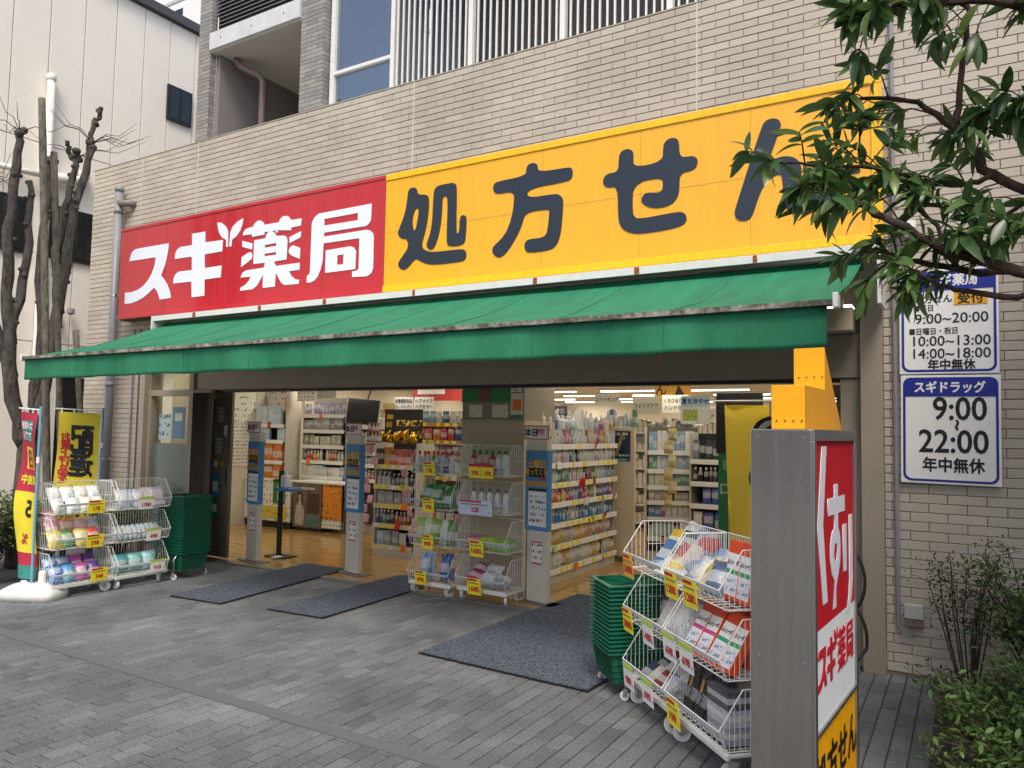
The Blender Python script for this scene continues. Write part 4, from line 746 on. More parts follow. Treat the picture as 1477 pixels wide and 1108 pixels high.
for (x, s1, s2) in ((-7.75, '栄養補助食品', 'ガム・キャンディ'), (-7.34, 'ヘアメイク', 'ヘアカラー')):
    card('aisle_sign', 'white hanging aisle sign reading ' + ('food supplements' if x < -7.5 else 'hair make and colour'), 'sign', (x, 9.5, 2.09), 0, .38, .21, WHP, (), [(s1, 0, .22, .075, BLACKP, dict(fit=.34, bold=.02)), (s2, 0, -.22, .075, BLACKP, dict(fit=.34, bold=.02))])
card('wall_board', 'long red header board hanging deep in the shop', 'sign', (-8.6, 11.6, 2.36), 0, 1.3, .26, P('deep_red_board', '#a8302c', .5), [(-.4, .1, .0, .35, WHP)]); card('display_card', 'pale yellow card right of the monitor', 'display', (-7.42, 8.75, 1.96), 0, .24, .22, P('pale_yellow_card', '#e3cf86', .5), [(-.4, .4, -.2, .1, ORGP)])

# right: long gondola facing +x, end panel, further shelves
shelf_unit('toiletry_gondola', 'long white gondola of toiletries beside the navy poster panel', (-3.95, 7.2, 0), R(90), 2.05, .42, 1.72, [.16, .42, .66, .89, 1.11, 1.33, 1.54], [('pouch', .1, .2, ['#d8cf9e', '#c9ccd0', '#b9c6d0', '#e0dcd2', '#d9b25a'], .09), ('pouch', .1, .19, ['#b8b2a8', '#c98f7a', '#d6d2c8', '#d8b04a'], .08), ('blister', .08, .18, ['#6fa0c8', '#a8c4d8', '#d6d4cc', '#4f86b8'], .07), ('bottle', .06, .17, BRIGHT, .06), ('blister', .07, .17, PASTEL, .06), ('bottle', .055, .17, ['#d4d0cc', '#b8a8b4', '#6d7c90', '#c9ccd4'], .055), ('blister', .06, .16, PASTEL, .05)], tags=YELP, slope=0, plabel='toiletry on the long white gondola', pname='toiletry_pack', cat='toiletry', group='items on the long toiletry gondola')
for k in range(26): prod(random.choice(['pump', 'bottle', 'bottle', 'box']), 'top_bottle', -4.12+.1*(k % 2), 7.25+.078*k, 1.722, .075, .075, random.uniform(.15, .24), random.choice(PASTEL), 'white or pastel bottle on top of the long gondola', 'bottle', 'bottles on top of the long gondola', R(90))
for k in range(7):
    prod('blister', 'hanging_pack', -4.3+.08*(k % 3), 7.12-.02*(k//3), .35+.42*(k//3)+.1*(k % 2), .09, .05, .3, random.choice(['#9fb8cc', '#c8b8c0', '#d8c470', '#b8c4cc']), 'long hanging pack on the front end of the toiletry gondola', 'pack', 'packs on the gondola front end')
for k in range(12): prod('blister', 'hook_pack', -4.34+.1*(k % 4), 7.1, .55+.38*(k//4), .085, .05, .3, random.choice(['#8fb0cc', '#b8c8d4', '#caa6b0', '#d2c690', '#7d8fa8']), 'slim pack hung at the head of the toiletry gondola', 'pack', 'packs at the gondola head')
ep = thing('end_panel', 'tall cream end panel carrying the navy poster', 'panel', (-4.18, 9.33, 0)); bx('board', P('cream_board', '#cdc1a6', .55, var=.04, ns=3), ep, 0, .44, 0, .05, .08, 1.76, .003); bx('skirting', P('dark_skirting', '#6d6455', .6), ep, 0, .44, -.005, .05, .006, .08)
ps = card('poster', 'navy poster of a tilted gold bottle on the cream end panel', 'poster', (-3.945, 9.32, 1.515), 0, .3, .4, NAVYP, [(-.5, .5, -.5, -.4, P('teal_print', '#2f6a86', .4))], [('塗り直し簡単', 0, .4, .04, WHP), ('微粉末仕様', .2, -.3, .03, WHP), ('ANESSA', .05, -.44, .045, P('pale_blue_print', '#9fc0d4', .4))])
q = MB().prism([(-.075, -.12), (-.03, -.135), (.035, .06), (-.005, .075)], -.004, -.002, 'y').build('printed_bottle', P('gold_print', '#a8925c', .4), ps); MB().prism([(-.02, .08), (.02, .065), (.1, .11), (.02, .15)], -.004, -.002, 'y').build('printed_cap', P('gold_print_dark', '#8a7a52', .4), ps)
for k in range(7): prod(random.choice(['pump', 'bottle', 'box']), 'panel_top_bottle', -4.15+.065*k, 9.4, 1.762, .06, .06, random.uniform(.14, .24), random.choice(PASTEL), 'pale bottle standing on the cream end panel', 'bottle', 'bottles on top of the end panel')
shelf_unit('boxed_shelf', 'white shelf of pale boxed goods right of the cream end panel', (-3.72, 9.75, 0), R(24), .7, .35, 1.78, [.3, .56, .78, .98, 1.2, 1.45], [('box', .08, .17, ['#a8d0c0', '#c46a72', '#8cc0a8', '#d8d8d0'], .06), ('box', .07, .16, PASTEL, .06), ('box', .09, .12, ['#c9c2b2', '#b8b09e', '#9db6cf'], .06), ('box', .07, .16, PASTEL, .06), ('box', .06, .2, PASTEL, .06), ('box', .06, .22, ['#b8ccd8', '#8fb0c8', '#cfd6c2', '#e0ded6'], .06)], tags=WHP, plabel='carton on the shelf past the cream panel', pname='carton', cat='carton', group='cartons right of the end panel')
shelf_unit('tool_shelf', 'white rack of dark blister packs behind the black and green banner', (-3.05, 9.5, 0), 0, .62, .35, 1.7, [.45, .8, 1.08, 1.36], [('pouch', .12, .2, ['#3f5fa0', '#c04a4a', '#d8d2c4', '#3a4a5c'], .07), ('pouch', .11, .22, ['#6a3a44', '#4a6ab0', '#c8b8a8'], .07), ('bottle', .06, .2, ['#25272c', '#3a3c42', '#54575e'], .05), ('blister', .09, .2, ['#2a2b2e', '#d8b04a', '#4a4a48', '#8a8c90'], .05)], tags=WHP, back=BLACKM, plabel='pack on the rack behind the green banner', pname='dark_pack', cat='pack', group='packs on the dark rack')
su_ = card('hanging_poster', 'pale blue hanging summer poster above the dark rack', 'poster', (-2.83, 9.0, 1.98), 0, .36, .34, P('pale_blue_card', '#b9d4de', .5), [(-.48, .48, -.48, .12, P('cream_card', '#dfe3dc', .5)), (-.42, .08, -.38, .02, P('green_yellow_print', '#a9b85a', .5, var=.5, ns=30))], [('夏を冷やせ', 0, .32, .075, P('deep_blue_print', '#1d4a86', .5), dict(fit=.33, bold=.03))])
for k in range(6): prod('pouch', 'snack_pouch', -3.32+.05*(k % 2), 9.45, .75+.17*k, .12, .05, .16, '#c9b46a', 'yellow hanging pouch on the strip beside the dark rack', 'pouch', 'yellow pouches beside the dark rack', random.uniform(-.3, .3))
shelf_unit('middle_shelf', 'stocked shelf standing far behind the wire wagons', (-7.3, 10.6, 0), 0, 1.9, .35, 2.1, [.2, .55, .9, 1.25, 1.6, 1.9], [('box', .12, .24, BRIGHT, .08), ('pouch', .13, .25, BRIGHT, .08), ('bottle', .09, .25, BRIGHT, .08)], plabel='goods on the shelf far behind the wagons', pname='stock_item', cat='goods', group='goods on the middle shelf')
# deep background shelves
for k, (x, y) in enumerate(((-7.6, 12.5), (-5.9, 12.8), (-4.4, 12.6), (-2.9, 12.9), (-1.3, 12.3), (-6.6, 16.5), (-4.6, 16.5), (-2.6, 16.5), (-.6, 16.5))):
    t = thing('back_shelf', 'tall stocked shelf deep in the shop', 'shelf', (x, y, 0), 0, 'stocked shelves deep in the shop')
    bx('carcass', WHITEP, t, 0, 1.4, .3, .34, .006, 1.75); q = MB()
    for z in (.1, .42, .74, 1.06, 1.38, 1.7): bx('shelf', WHITEP, t, 0, 1.4, 0, .3, z-.02, z)
    for z in (.1, .42, .74, 1.06, 1.38, 1.7):
        for i in range(15): hh = random.uniform(.12, .26); q.box(.02+i*.09, .095+i*.09, .03, .2, z, z+hh)
    o = q.build('stock', SMALLPRINT('stock_print', '#cfcabd', ['#7c92a8', '#a8705c', '#8fa080', '#5d6470'], 9, 7, .5), t, kind='stuff')
for (x, y, z, ww, hh, s1, s2, lab) in ((-4.7, 10.6, 2.19, .42, .17, 'ストッキング', '', 'white hanging aisle sign reading stockings'), (-4.3, 11.2, 2.12, .46, .28, 'フェイスケア', '', 'cream hanging aisle sign for face care'), (-3.9, 11.4, 2.15, .42, .28, 'くちびるけん', 'ハンドケア', 'cream hanging aisle sign with two rows'), (-3.9, 13.0, 2.0, .44, .26, 'ヘアケア', '', 'grey hanging aisle sign above the boxed shelf')):
    card('aisle_sign', lab, 'sign', (x, y, z), 0, ww, hh, P('cream_sign', '#d9d6c6', .5), (), [(s1, 0, .2 if s2 else 0, .075, P('dark_green_print', '#2f4a3a', .5), dict(fit=ww*.85))]+([(s2, 0, -.2, .075, P('dark_green_print', '#2f4a3a', .5), dict(fit=ww*.85))] if s2 else []))
hs = card('hanging_sign', 'yellow hanging sign with a black arrow deep in the shop', 'sign', (-4.15, 12.0, 2.36), 0, .62, .34, YELP if 0 else P('amber_board', '#e0a318', .5), (), [('ん', -.32, .15, .2, BLACKP)])
MB().prism([(.0, -.12), (.26, -.12), (.1, .12)], -.003, -.001, 'y').build('arrow', BLACKP, hs)
# banners inside the right end of the opening
b1 = thing('roll_banner', 'black and green printed roll banner behind the yellow banner', 'banner', (-1.98, 6.92, 0))
bx('black_cloth', FROSTM('black_banner_cloth', '#4a4b52', .5), b1, 0, .42, 0, .004, 1.52, 2.07); bx('green_cloth', FROSTM('green_banner_cloth', '#4f9a68', .5), b1, 0.02, .42, 0, .004, .55, 1.519); bx('base', BLACKM, b1, -.02, .45, -.1, .1, .006, .05); MB().tube([(.2, .02, .05), (.2, .02, 2.05)], .012, 6).build('pole', ALU, b1)
text('洗手剤', b1, .2, -.004, 1.42, .09, P('pale_green_print', '#b8d0b8', .5), bold=.02, mirror=True); text('ワーロ', b1, .22, -.004, 1.2, .13, P('pale_green_print', '#b8d0b8', .5), bold=.02, mirror=True); bx('printed_box', P('dark_box_print', '#2c2f33', .5), b1, .18, .4, -.003, -.001, .7, .88)
yb = thing('yellow_banner', 'yellow cloth banner with black outlined bubble letters behind the wire wagon', 'banner', (-1.86, 6.62, 0)); b = MB(); n = 24
def ybw(x, z, d=0): return (x, .025*math.sin(x*11+z*1.3)+.012*math.sin(x*23-z*2)-d, z)
for j in range(31):
    for i in range(n+1): b.v.append(ybw(.04+.62*i/n+.05*(1-j/30)*(1 if i == 0 else 0), .45+1.5*j/30))
b.f = [(j*(n+1)+i, j*(n+1)+i+1, (j+1)*(n+1)+i+1, (j+1)*(n+1)+i) for j in range(30) for i in range(n)]; b.m = [0]*len(b.f); b.build('cloth', FROSTM('yellow_banner_cloth', '#efd04a', .5), yb, smooth=True)
MB().tube([(-.06, 0, 1.985), (.72, 0, 1.985)], .009, 6).build('cross_bar', WHITEP, yb); MB().tube([(.7, 0, .02), (.7, 0, 2.05)], .012, 6).build('pole', WHITEP, yb); bx('base', WHITEP, yb, .5, .9, -.15, .15, .006, .06)
bx('loop', WHITEP, yb, .42, .47, -.015, .015, 1.86, 1.985)
for z, r in ((1.72, .11), (1.53, .12), (1.33, .13), (.75, .12)):
    for rad, m, d in ((1.5, BLACKP, .006), (1.15, WHP, .010), (.7, BLACKP, .014)):
        ring = [(.47+r*rad*math.cos(k*6.283/20)*1.1, z+r*rad*.85*math.sin(k*6.283/20)) for k in range(20)]
        q = MB(); q.add([ybw(x, zz, d+.014) for x, zz in ring]+[ybw(.47, z, d+.014)], [(k, (k+1) % 20, 20) for k in range(20)]); q.build('printed_letter', m, yb)

# security gates ---------------------------------------------------------
def gate(x, y, lab):
    g = thing('security_gate', lab, 'security gate', (x, y, 0), R(-12))
    bx('lower_column', P('gate_cream_plastic', '#c9c5b8', .45, var=.05), g, 0, .26, 0, .07, .02, .72, .012); bx('base_plate', P('gate_base_steel', '#8a877f', .4, .6), g, -.12, .36, -.05, .14, .006, .019, .004); bx('edge_strip', BLACKM, g, -.012, -.002, .01, .06, .02, .72)
    bx('poster_panel', SKYB, g, -.015, .27, -.012, .06, .722, 1.5, .004); bx('upper_column', P('gate_cream_plastic', '#c9c5b8', .45), g, -.01, .26, -.006, .06, 1.502, 1.62, .004)
    hc = card('header_card', None, None, (.13, -.02, 1.68), 0, .32, .14, WHP, [(-.5, .5, -.5, -.42, REDP), (-.5, .5, .42, .5, REDP), (-.5, -.46, -.42, .42, REDP), (.46, .5, -.42, .42, REDP)], [('本日', -.22, 0, .085, BLACKP, dict(bold=.03)), ('割引', .12, .08, .06, REDP, dict(bold=.03))], parent=g)
    bx('white_sheet', WHP, g, .03, .262, -.016, -.013, .76, 1.1); bx('bottle_pictures', SMALLPRINT('bottle_pictures', '#e3e4e0', ['#3c4450', '#7a4a48', '#5a6f62'], 70, 34, .53), g, .045, .25, -.0185, -.0165, .8, 1.06)
    bx('title_bar', BLACKP, g, .03, .262, -.0165, -.013, 1.102, 1.13); bx('gold_band', P('gold_strip', '#a88a3a', .4), g, -.014, .268, -.0155, -.0125, 1.15, 1.2)
    text('土曜日', g, .13, -.019, 1.37, .085, P('amber_letters', '#e0a92c', .5), bold=.045); text('買ってくる', g, .13, -.019, 1.29, .06, P('amber_letters', '#e0a92c', .5), bold=.04); bx('dark_strip', BLACKP, g, .03, .24, -.015, -.013, 1.24, 1.33); bx('red_badge', REDP, g, .17, .25, -.0165, -.013, 1.21, 1.235)
    nt2 = card('notice', None, None, (.14, -.003, .5), 0, .13, .22, SPW, [(-.5, .5, .44, .5, REDP), (-.5, .5, -.5, -.44, REDP)], parent=g)
gate(-7.83, 6.56, 'security gate with blue poster next to the sliding door'); gate(-6.27, 6.68, 'security gate with blue poster standing between the two narrow mats'); gate(-3.79, 6.62, 'security gate with blue poster beside the pillar and wire wagons')
ss = thing('sanitizer_stand', 'black pole sanitizer stand with blue tray inside the door', 'stand', (-7.72, 7.0, 0))
MB().tube([(0, 0, .02), (0, 0, 1.12)], .035, 10).build('pole', BLACKM, ss); bx('foot', BLACKM, ss, -.14, .22, -.12, .12, .006, .022, .004); bx('pedal', WHITEP, ss, .08, .16, -.2, -.08, .023, .04); bx('tray', SKYB, ss, -.03, .26, -.1, .1, .86, .9, .006); bx('bottle', WHITEP, ss, .04, .14, -.05, .05, .902, 1.06, .012); MB().lathe([(.02, 0), (.02, .05)], 8).build('pump', WHITEP, ss, (.09, 0, 1.06))
# door mats --------------------------------------------------------------
def MATM():
    m, n, bb, N, K = _m('ribbed_charcoal_mat'); bb.inputs['Roughness'].default_value = .95; bb.inputs['Specular IOR Level'].default_value = .1
    tc = N.new('ShaderNodeTexCoord'); nz = N.new('ShaderNodeTexNoise'); nz.inputs['Scale'].default_value = 85; nz.inputs['Detail'].default_value = 3; K.new(tc.outputs['Object'], nz.inputs['Vector'])
    cr = N.new('ShaderNodeValToRGB'); e = cr.color_ramp.elements; e[0].position = .35; e[0].color = (*L('#2b3039'), 1); e[1].position = .7; e[1].color = (*L('#6b7480'), 1); K.new(nz.outputs[0], cr.inputs[0]); K.new(cr.outputs[0], bb.inputs['Base Color'])
    bp = N.new('ShaderNodeBump'); bp.inputs['Strength'].default_value = .6; bp.inputs['Distance'].default_value = .004; K.new(nz.outputs[0], bp.inputs['Height']); K.new(bp.outputs[0], bb.inputs['Normal']); return m
MATT = MATM(); RUB = P('black_rubber', '#1b1c1e', .8)
for (pts, lab) in (([(-6.77, 4.78), (-6.10, 4.84), (-6.36, 6.85), (-7.02, 6.8)], 'narrow charcoal door mat nearest the sliding door'), ([(-5.58, 4.95), (-4.93, 5.0), (-5.0, 6.55), (-5.42, 6.98), (-5.62, 6.9)], 'narrow charcoal door mat leading to the wire wagons by the pillar'), ([(-3.58, 4.66), (-2.16, 4.6), (-2.05, 7.25), (-3.5, 7.2)], 'wide charcoal door mat beside the shopping baskets')):
    o = tag(MB().prism(pts, .0135, .019, 'z').build('door_mat', MATT), lab, 'mat'); cx_ = sum(p[0] for p in pts)/len(pts); cy_ = sum(p[1] for p in pts)/len(pts)
    MB().prism([(cx_+(x-cx_)*1.02, cy_+(y-cy_)*1.012) for x, y in pts], .0125, .0132, 'z').build('rubber_edge', RUB, o)
# ------------------------------------------------------------------ wire wagons
WIRE = P('white_coated_wire', '#dcdcd6', .4, var=.06, ns=20); WHEEL = P('grey_nylon_wheel', '#c9cac6', .5, var=.08); FORK = P('zinc_fork', '#b5b3ad', .3, .8)
RAILG = GLASS('clear_price_rail', (.8, .83, .85), .02)
wheel_me = MB().tube([(-.013, 0, 0), (.013, 0, 0)], .05, 18).mesh('wheel', WHEEL); hub_me = MB().tube([(-.016, 0, 0), (.016, 0, 0)], .018, 10).mesh('hub', FORK)
fork_me = MB().box(-.022, -.017, -.015, .03, .05, .115).box(.017, .022, -.015, .03, .05, .115).box(-.024, .024, -.02, .04, .108, .118).mesh('caster', FORK)
def caster(parent, x, y, a, s=1):
    c = link('caster', fork_me, parent, (x, y, 0), a); c.scale = (s, s, s); w_ = link('wheel', wheel_me, c, (0, -.01, .05)); link('hub', hub_me, w_)
def wagon(label, loc, rz, w_, d, tiers, pitch, base=.15, hb=.29, hf=.1, pos=(), sp=.03):
    t = thing('wire_wagon', label, 'wagon', loc, rz)
    fr = MB(); r = .012; fr.tube([(0, .06, base-.02), (w_, .06, base-.02), (w_, d, base-.02), (0, d, base-.02), (0, .06, base-.02)], r, 6); fr.build('chassis', WIRE, t)
    bx('front_bumper', WIRE, t, -.01, w_+.01, .035, .06, base-.04, base-.005, .008)
    for (x, y) in ((.04, .1), (w_-.04, .1), (.04, d-.03), (w_-.04, d-.03)): caster(t, x, y, random.uniform(-.9, .9))
    for k in range(tiers):
        z = base+k*pitch; b = MB(); th = .0019; R4 = .004; zt = z+hb
        b.tube([(0, d, zt), (w_, d, zt)], R4, 5)
        for x in (0, w_):
            b.tube([(x, d, z), (x, d, zt), (x, .13, zt), (x, 0, z+hf), (x, .05, z), (x, d, z)], R4, 5); b.tube([(x, d, z+hb*.5), (x, d*.42, z+hb*.5)], th, 4)
        b.tube([(0, 0, z+hf), (w_, 0, z+hf)], R4, 5); b.tube([(0, .05, z), (w_, .05, z)], R4, 5); b.tube([(0, d, z), (w_, d, z)], R4, 5); b.tube([(0, .02, z+hf*.5), (w_, .02, z+hf*.5)], th, 4)
        n = int(w_/sp)
        for i in range(1, n):
            x = w_*i/n; b.tube([(x, d, zt), (x, d, z), (x, .05, z), (x, 0, z+hf)] if i % 2 else [(x, d, zt), (x, d, z)], th, 4, cap=False)
        m = int(d/sp)
        for i in range(1, m):
            y = d*i/m; top = zt if y > .13 else z+hf+(hb-hf)*y/.13
            for x in (0, w_): b.tube([(x, y, z), (x, y, top)], th, 4, cap=False)
        for i in range(1, 4): y = .05+(d-.05)*i/4; b.tube([(0, y, z-.002), (w_, y, z-.002)], th, 4)
        bk = b.build('basket', WIRE, t)
        bx('price_rail', P('grey_price_rail', '#a4a9ac', .3), bk, .01, w_-.01, -.0065, -.005, z+hf-.02, z+hf)
    return t, Matrix.Translation(loc) @ Matrix.Rotation(rz, 4, 'Z')
def pricetag(Mx, rz, x, z, num, m, label, w_=.15, h=.14, top=None, y=-.02, tilt=R(6)):
    p = Mx @ Vector((x, y, z)); o = card('price_card', label, 'price card', tuple(p), rz, w_, h, m, [(-.5, .5, .3, .5, top)] if top else [(-.46, .2, .34, .46, REDP), (-.42, .38, .16, .24, P('grey_fine_print', '#8c8a52', .5))], [(num, .0, -.14, .42*h, REDP, dict(bold=.035, fit=w_*.78)), ('円', .43, -.27, .13*h, REDP, dict(bold=.03))], tilt=tilt, t=.0015)
    return o
def item(Mx, rz, kind, name, x, y, z, w_, d, h, c, label, cat, group=None, drz=0, tilt=0, roll=0):
    p = Mx @ Vector((x, y, z)); return prod(kind, name, p.x, p.y, p.z, w_, d, h, c, label, cat, group, rz+drz, tilt, roll)

# --- left pair, facing +x -------------------------------------------------
rzL = R(90)
tA, MA = wagon('white three-tier wire wagon beside the flag base, tissue packs on top', (-7.45, 4.02, 0), rzL, .59, .4, 3, .335, .14)
tB, MBx = wagon('white three-tier wire wagon beside the green basket tower', (-7.43, 4.64, 0), rzL, .57, .4, 3, .335, .14)
for M_, rows in ((MA, ((0, '348', YELP, 'yellow price card reading 348 under the blue and purple pouches', .42), (1, '298', YELP, 'yellow price card reading 298 under the bags of sweets', .36), (2, '178', YELP, 'yellow price card reading 178 under the tissue packs', .36))), (MBx, ((0, '918', WHP, 'white price card reading 918 under the turquoise packs', .42), (1, '498', WHP, 'white price card reading 498 under the slanting wipe packs', .36), (2, '1780', WHP, 'white price card reading 1780 under the silvery packs', .26)))):
    for k, num, m, lab, x in rows: pricetag(M_, rzL, x, .14+k*.335+.06, num, m, lab, .17, .13, LIMEP if m is WHP else None)
for k in range(8):
    item(MA, rzL, 'pouch', 'tissue_pack', .08+.13*(k % 4)+.02*(k//4), .1+.13*(k//4), .815+.1*(k//4), .135, .1, .17, ['#e2e6e4', '#dfe8ea', '#e8e2d2', '#d8e6e6'][k % 4], 'white tissue pack on the top tier beside the flag base', 'pack', 'tissue packs on the top tier', random.uniform(-.2, .2), R(-35))
for k in range(9):
    c = ['#d8c94a', '#5f9a5a', '#e0cf6a', '#d9604c', '#c98a92', '#d97f70', '#d9a0a8', '#c8c4d4', '#d8737a'][k]
    item(MA, rzL, 'pouch', 'sweet_bag', .06+.13*(k % 4)+.03*(k//4), .1+.1*(k//4), .482+.09*(k//4), .145, .09, .19, c, ('yellow and green' if k < 3 else 'red and pink')+' bag on the middle tier beside the flag base', 'bag', 'bags on the middle tier, ' + ('yellow' if k < 3 else 'pink'), random.uniform(-.3, .3), R(-30))
for k in range(8):
    c = '#5b9bd0' if k % 4 < 2 else ('#7a4a9a' if k % 2 else '#c05aa0')
    item(MA, rzL, 'pouch', 'refill_pouch', .08+.125*(k % 4), .1+.1*(k//4), .146+.07*(k//4), .13, .1, .18, c, ('sky blue' if k % 4 < 2 else 'purple and pink')+' pouch on the lowest tier beside the flag base', 'pouch', 'pouches on the lowest tier, ' + ('blue' if k % 4 < 2 else 'purple'), 0, R(-28))
for k in range(5): item(MBx, rzL, 'pouch' if k < 3 else 'box', 'care_pack', .1+.1*k, .14+.02*(k % 2), .815, .14, .07, .2, ['#b8c4d4', '#a8b8cc', '#c4c0d8', '#d8cfc4', '#c9bcd8'][k], 'silvery pack on the top tier beside the basket tower', 'pack', 'silvery packs on the top tier', random.uniform(-.2, .2), R(-22))
for k in range(10): item(MBx, rzL, 'pouch', 'wet_wipe_pack', .05+.052*k, .13, .483, .09, .07, .16, ['#d4dfe8', '#b9cfe0', '#cfe0d8', '#d8e4ec'][k % 4], 'slanting white and blue wipe pack beside the basket tower', 'pack', 'wipe packs on the middle tier', random.uniform(.5, .8), R(-18))
for k in range(4): item(MBx, rzL, 'pouch', 'diaper_pack', .12+.16*(k % 3), .16+.12*(k//3), .147, .18, .14, .19, ['#5fb8bc', '#8fcfd2', '#a9d8e0', '#23272c'][k], ('black' if k == 3 else 'turquoise')+' wrapped pack on the lowest tier beside the basket tower', 'pack', 'wrapped packs on the lowest tier' if k < 3 else 'dark wrapped pack', 0, R(-12))

# --- pair at the pillar, facing -y ----------------------------------------
tC, MC = wagon('white four-tier wire wagon beside the gondola end, spray bottles and refills', (-5.02, 6.28, 0), R(-2), .53, .36, 4, .37, .13, .3)
tD, MD = wagon('white four-tier wire wagon in front of the pillar, red bottles on top', (-4.44, 6.32, 0), R(-4), .6, .36, 4, .37, .13, .3)
for k, (num, lab) in enumerate((('898', 'yellow price card reading 898 on the lowest tier of the pillar wagon'), ('898', 'yellow price card reading 898 on the second tier of the pillar wagon'), ('398', 'yellow price card reading 398 under the dark green pouches'), ('178', 'yellow price card reading 178 under the red-capped bottles'))): pricetag(MC, R(-2), [.2, .28, .28, .28][k], .13+k*.37+.05, num, YELP, lab, .15, .14)
for k, (num, lab, xx) in enumerate((('1680', 'yellow price card on the lowest tier before the pillar', .26), ('1680', 'yellow price card on the second tier before the pillar', .28))): pricetag(MD, R(-4), xx, .13+k*.37+.03, num, YELP, lab, .17, .16)
pricetag(MD, R(-4), .24, 1.24+.05, '298', YELP, 'yellow price card reading 298, first of two before the pillar', .15, .14, REDP); pricetag(MD, R(-4), .395, 1.24+.05, '298', YELP, 'yellow price card reading 298, second of two before the pillar', .15, .14, REDP)
pricetag(MD, R(-4), .25, .87+.06, '228', P('pale_violet_card', '#c9cfe6', .4, var=.15, ns=8), 'wide pale violet price card reading 228 before the pillar', .42, .15)
for k in range(8): item(MC, 0, 'bottle', 'lotion_bottle', .05+.06*k, .1+.02*(k % 2), 1.247, .055, .055, .22, ['#c8d4dc', '#3f6aa8', '#d8dcdc', '#4a8a6a', '#b8c8d8'][k % 5], 'slim bottle with red cap on the top tier beside the gondola end', 'bottle', 'slim bottles on the top tier').data = (PMESH.setdefault('redcap', None) or PMESH['bottle'])
rc = PMESH['bottle'].copy(); rc.materials[1] = REDP
for o in [o for o in bpy.data.objects if o.name.startswith('lotion_bottle')]: o.data = rc
for k in range(6): item(MC, 0, 'pouch', 'green_refill', .1+.15*(k % 3), .12+.09*(k//3), .877, .15, .09, .24, ['#2f7a34', '#4c8f40', '#3a8038'][k % 3], 'dark green refill pouch beside the gondola end', 'pouch', 'green refill pouches', random.uniform(-.3, .3), R(-14))
for k in range(5): item(MC, 0, 'pouch', 'detergent_refill', .08+.1*k, .12, .507, .12, .09, .26, ['#9fbf5a', '#d8dcb0', '#8fae4a', '#cfd6c8', '#5f8a3a'][k], 'lime and white refill pouch beside the gondola end', 'pouch', 'lime refill pouches', random.uniform(-.4, .4), R(-8))
for k in range(4): item(MC, 0, 'pouch', 'blue_refill', .14+.25*(k % 2), .12+.1*(k//2), .137, .12, .1, .27, ['#8fb4d8', '#2f5a9c', '#b8cfe4', '#3f6cab'][k], 'blue and white refill pouch on the lowest tier beside the gondola end', 'pouch', 'blue refill pouches', random.uniform(-.2, .2), R(-6))
for k in range(6): item(MD, 0, 'bottle', 'red_bottle' if k < 4 else 'clear_bottle', .12+.08*k, .12, 1.247, .085, .085, .25, '#a83a30' if k < 4 else '#d4dcd6', ('dark red bottle with green cap' if k < 4 else 'clear bottle with green cap')+' on the top tier before the pillar', 'bottle', 'red bottles before the pillar' if k < 4 else 'clear bottles before the pillar')
gcap = PMESH['bottle'].copy(); gcap.materials[1] = GRNP
for o in [o for o in bpy.data.objects if o.name.startswith(('red_bottle', 'clear_bottle'))]: o.data = gcap
for k in range(5): item(MD, 0, 'bottle', 'spray_bottle', .12+.1*k, .13, .877, .07, .07, .24, '#dfe4e6', 'white spray bottle with dark cap behind the violet price card', 'bottle', 'white spray bottles')
dcap = PMESH['bottle'].copy(); dcap.materials[1] = P('slate_cap', '#4a6a80', .4)
for o in [o for o in bpy.data.objects if o.name.startswith('spray_bottle')]: o.data = dcap
for k in range(3): item(MD, 0, 'box', 'wipe_box', .16+.17*k, .16, .507, .17, .14, .12, ['#c05a86', '#9cc84a', '#7fb83a'][k], ['pink', 'lime green', 'green'][k]+' wipe box on the second tier before the pillar', 'box')
for k in range(5): item(MD, 0, 'pouch', 'grey_pack', .1+.17*(k % 3), .16+.1*(k//3), .15+.07*(k//3), .19, .16, .14, ['#c23a7a', '#c9ced6', '#9a9ca6', '#8c3a56', '#b4b6c0'][k], ['magenta', 'silver', 'grey', 'wine red', 'light grey'][k]+' soft pack on the lowest tier before the pillar', 'pack', None, 0, R(-50))

# --- pair at the pylon, facing the street at 45 degrees ---------------------
rzR = R(-45)
tE, ME = wagon('white three-tier wire wagon next to the basket trolley, leaflets and comics', (-1.90, 4.57, 0), rzR, .57, .4, 3, .335, .17, .29, sp=.027)
tG, MG = wagon('white three-tier wire wagon beside the pylon sign, orange and white cartons', (-1.475, 4.145, 0), rzR, .60, .4, 3, .335, .17, .29, sp=.027)
for (M_, x, k, num, m, lab, top) in ((ME, .12, 2, '2480', P('orange_yellow_card', '#f0b03a', .5), 'orange-yellow price card reading 2480', None), (ME, .12, 1, '2880', YELP, 'yellow price card reading 2880 by the basket trolley', None), (ME, .14, 0, '980', WHP, 'white price card reading 980 under the small printed packs', LIMEP), (ME, .42, 1, '1480', WHP, 'white price card reading 1480 under the pale leaning pouches', LIMEP), (ME, .42, 0, '690', WHP, 'white price card reading 690 on the lowest tier, half hidden', LIMEP), (MG, .12, 2, '1280', YELP, 'yellow price card reading 1280, first of two beside the pylon', None), (MG, .34, 2, '1280', YELP, 'yellow price card reading 1280, second of two beside the pylon', None), (MG, .1, 1, '698', WHP, 'white price card reading 698, first of two beside the pylon', LIMEP), (MG, .3, 1, '698', WHP, 'white price card reading 698, second of two beside the pylon', LIMEP), (MG, .15, 0, '198', YELP, 'yellow price card reading 198 beside the pylon', None)):
    pricetag(M_, rzR, x, .17+k*.335+.03, num, m, lab, .15, .145, top)
MUSH = ['ムシューダ']
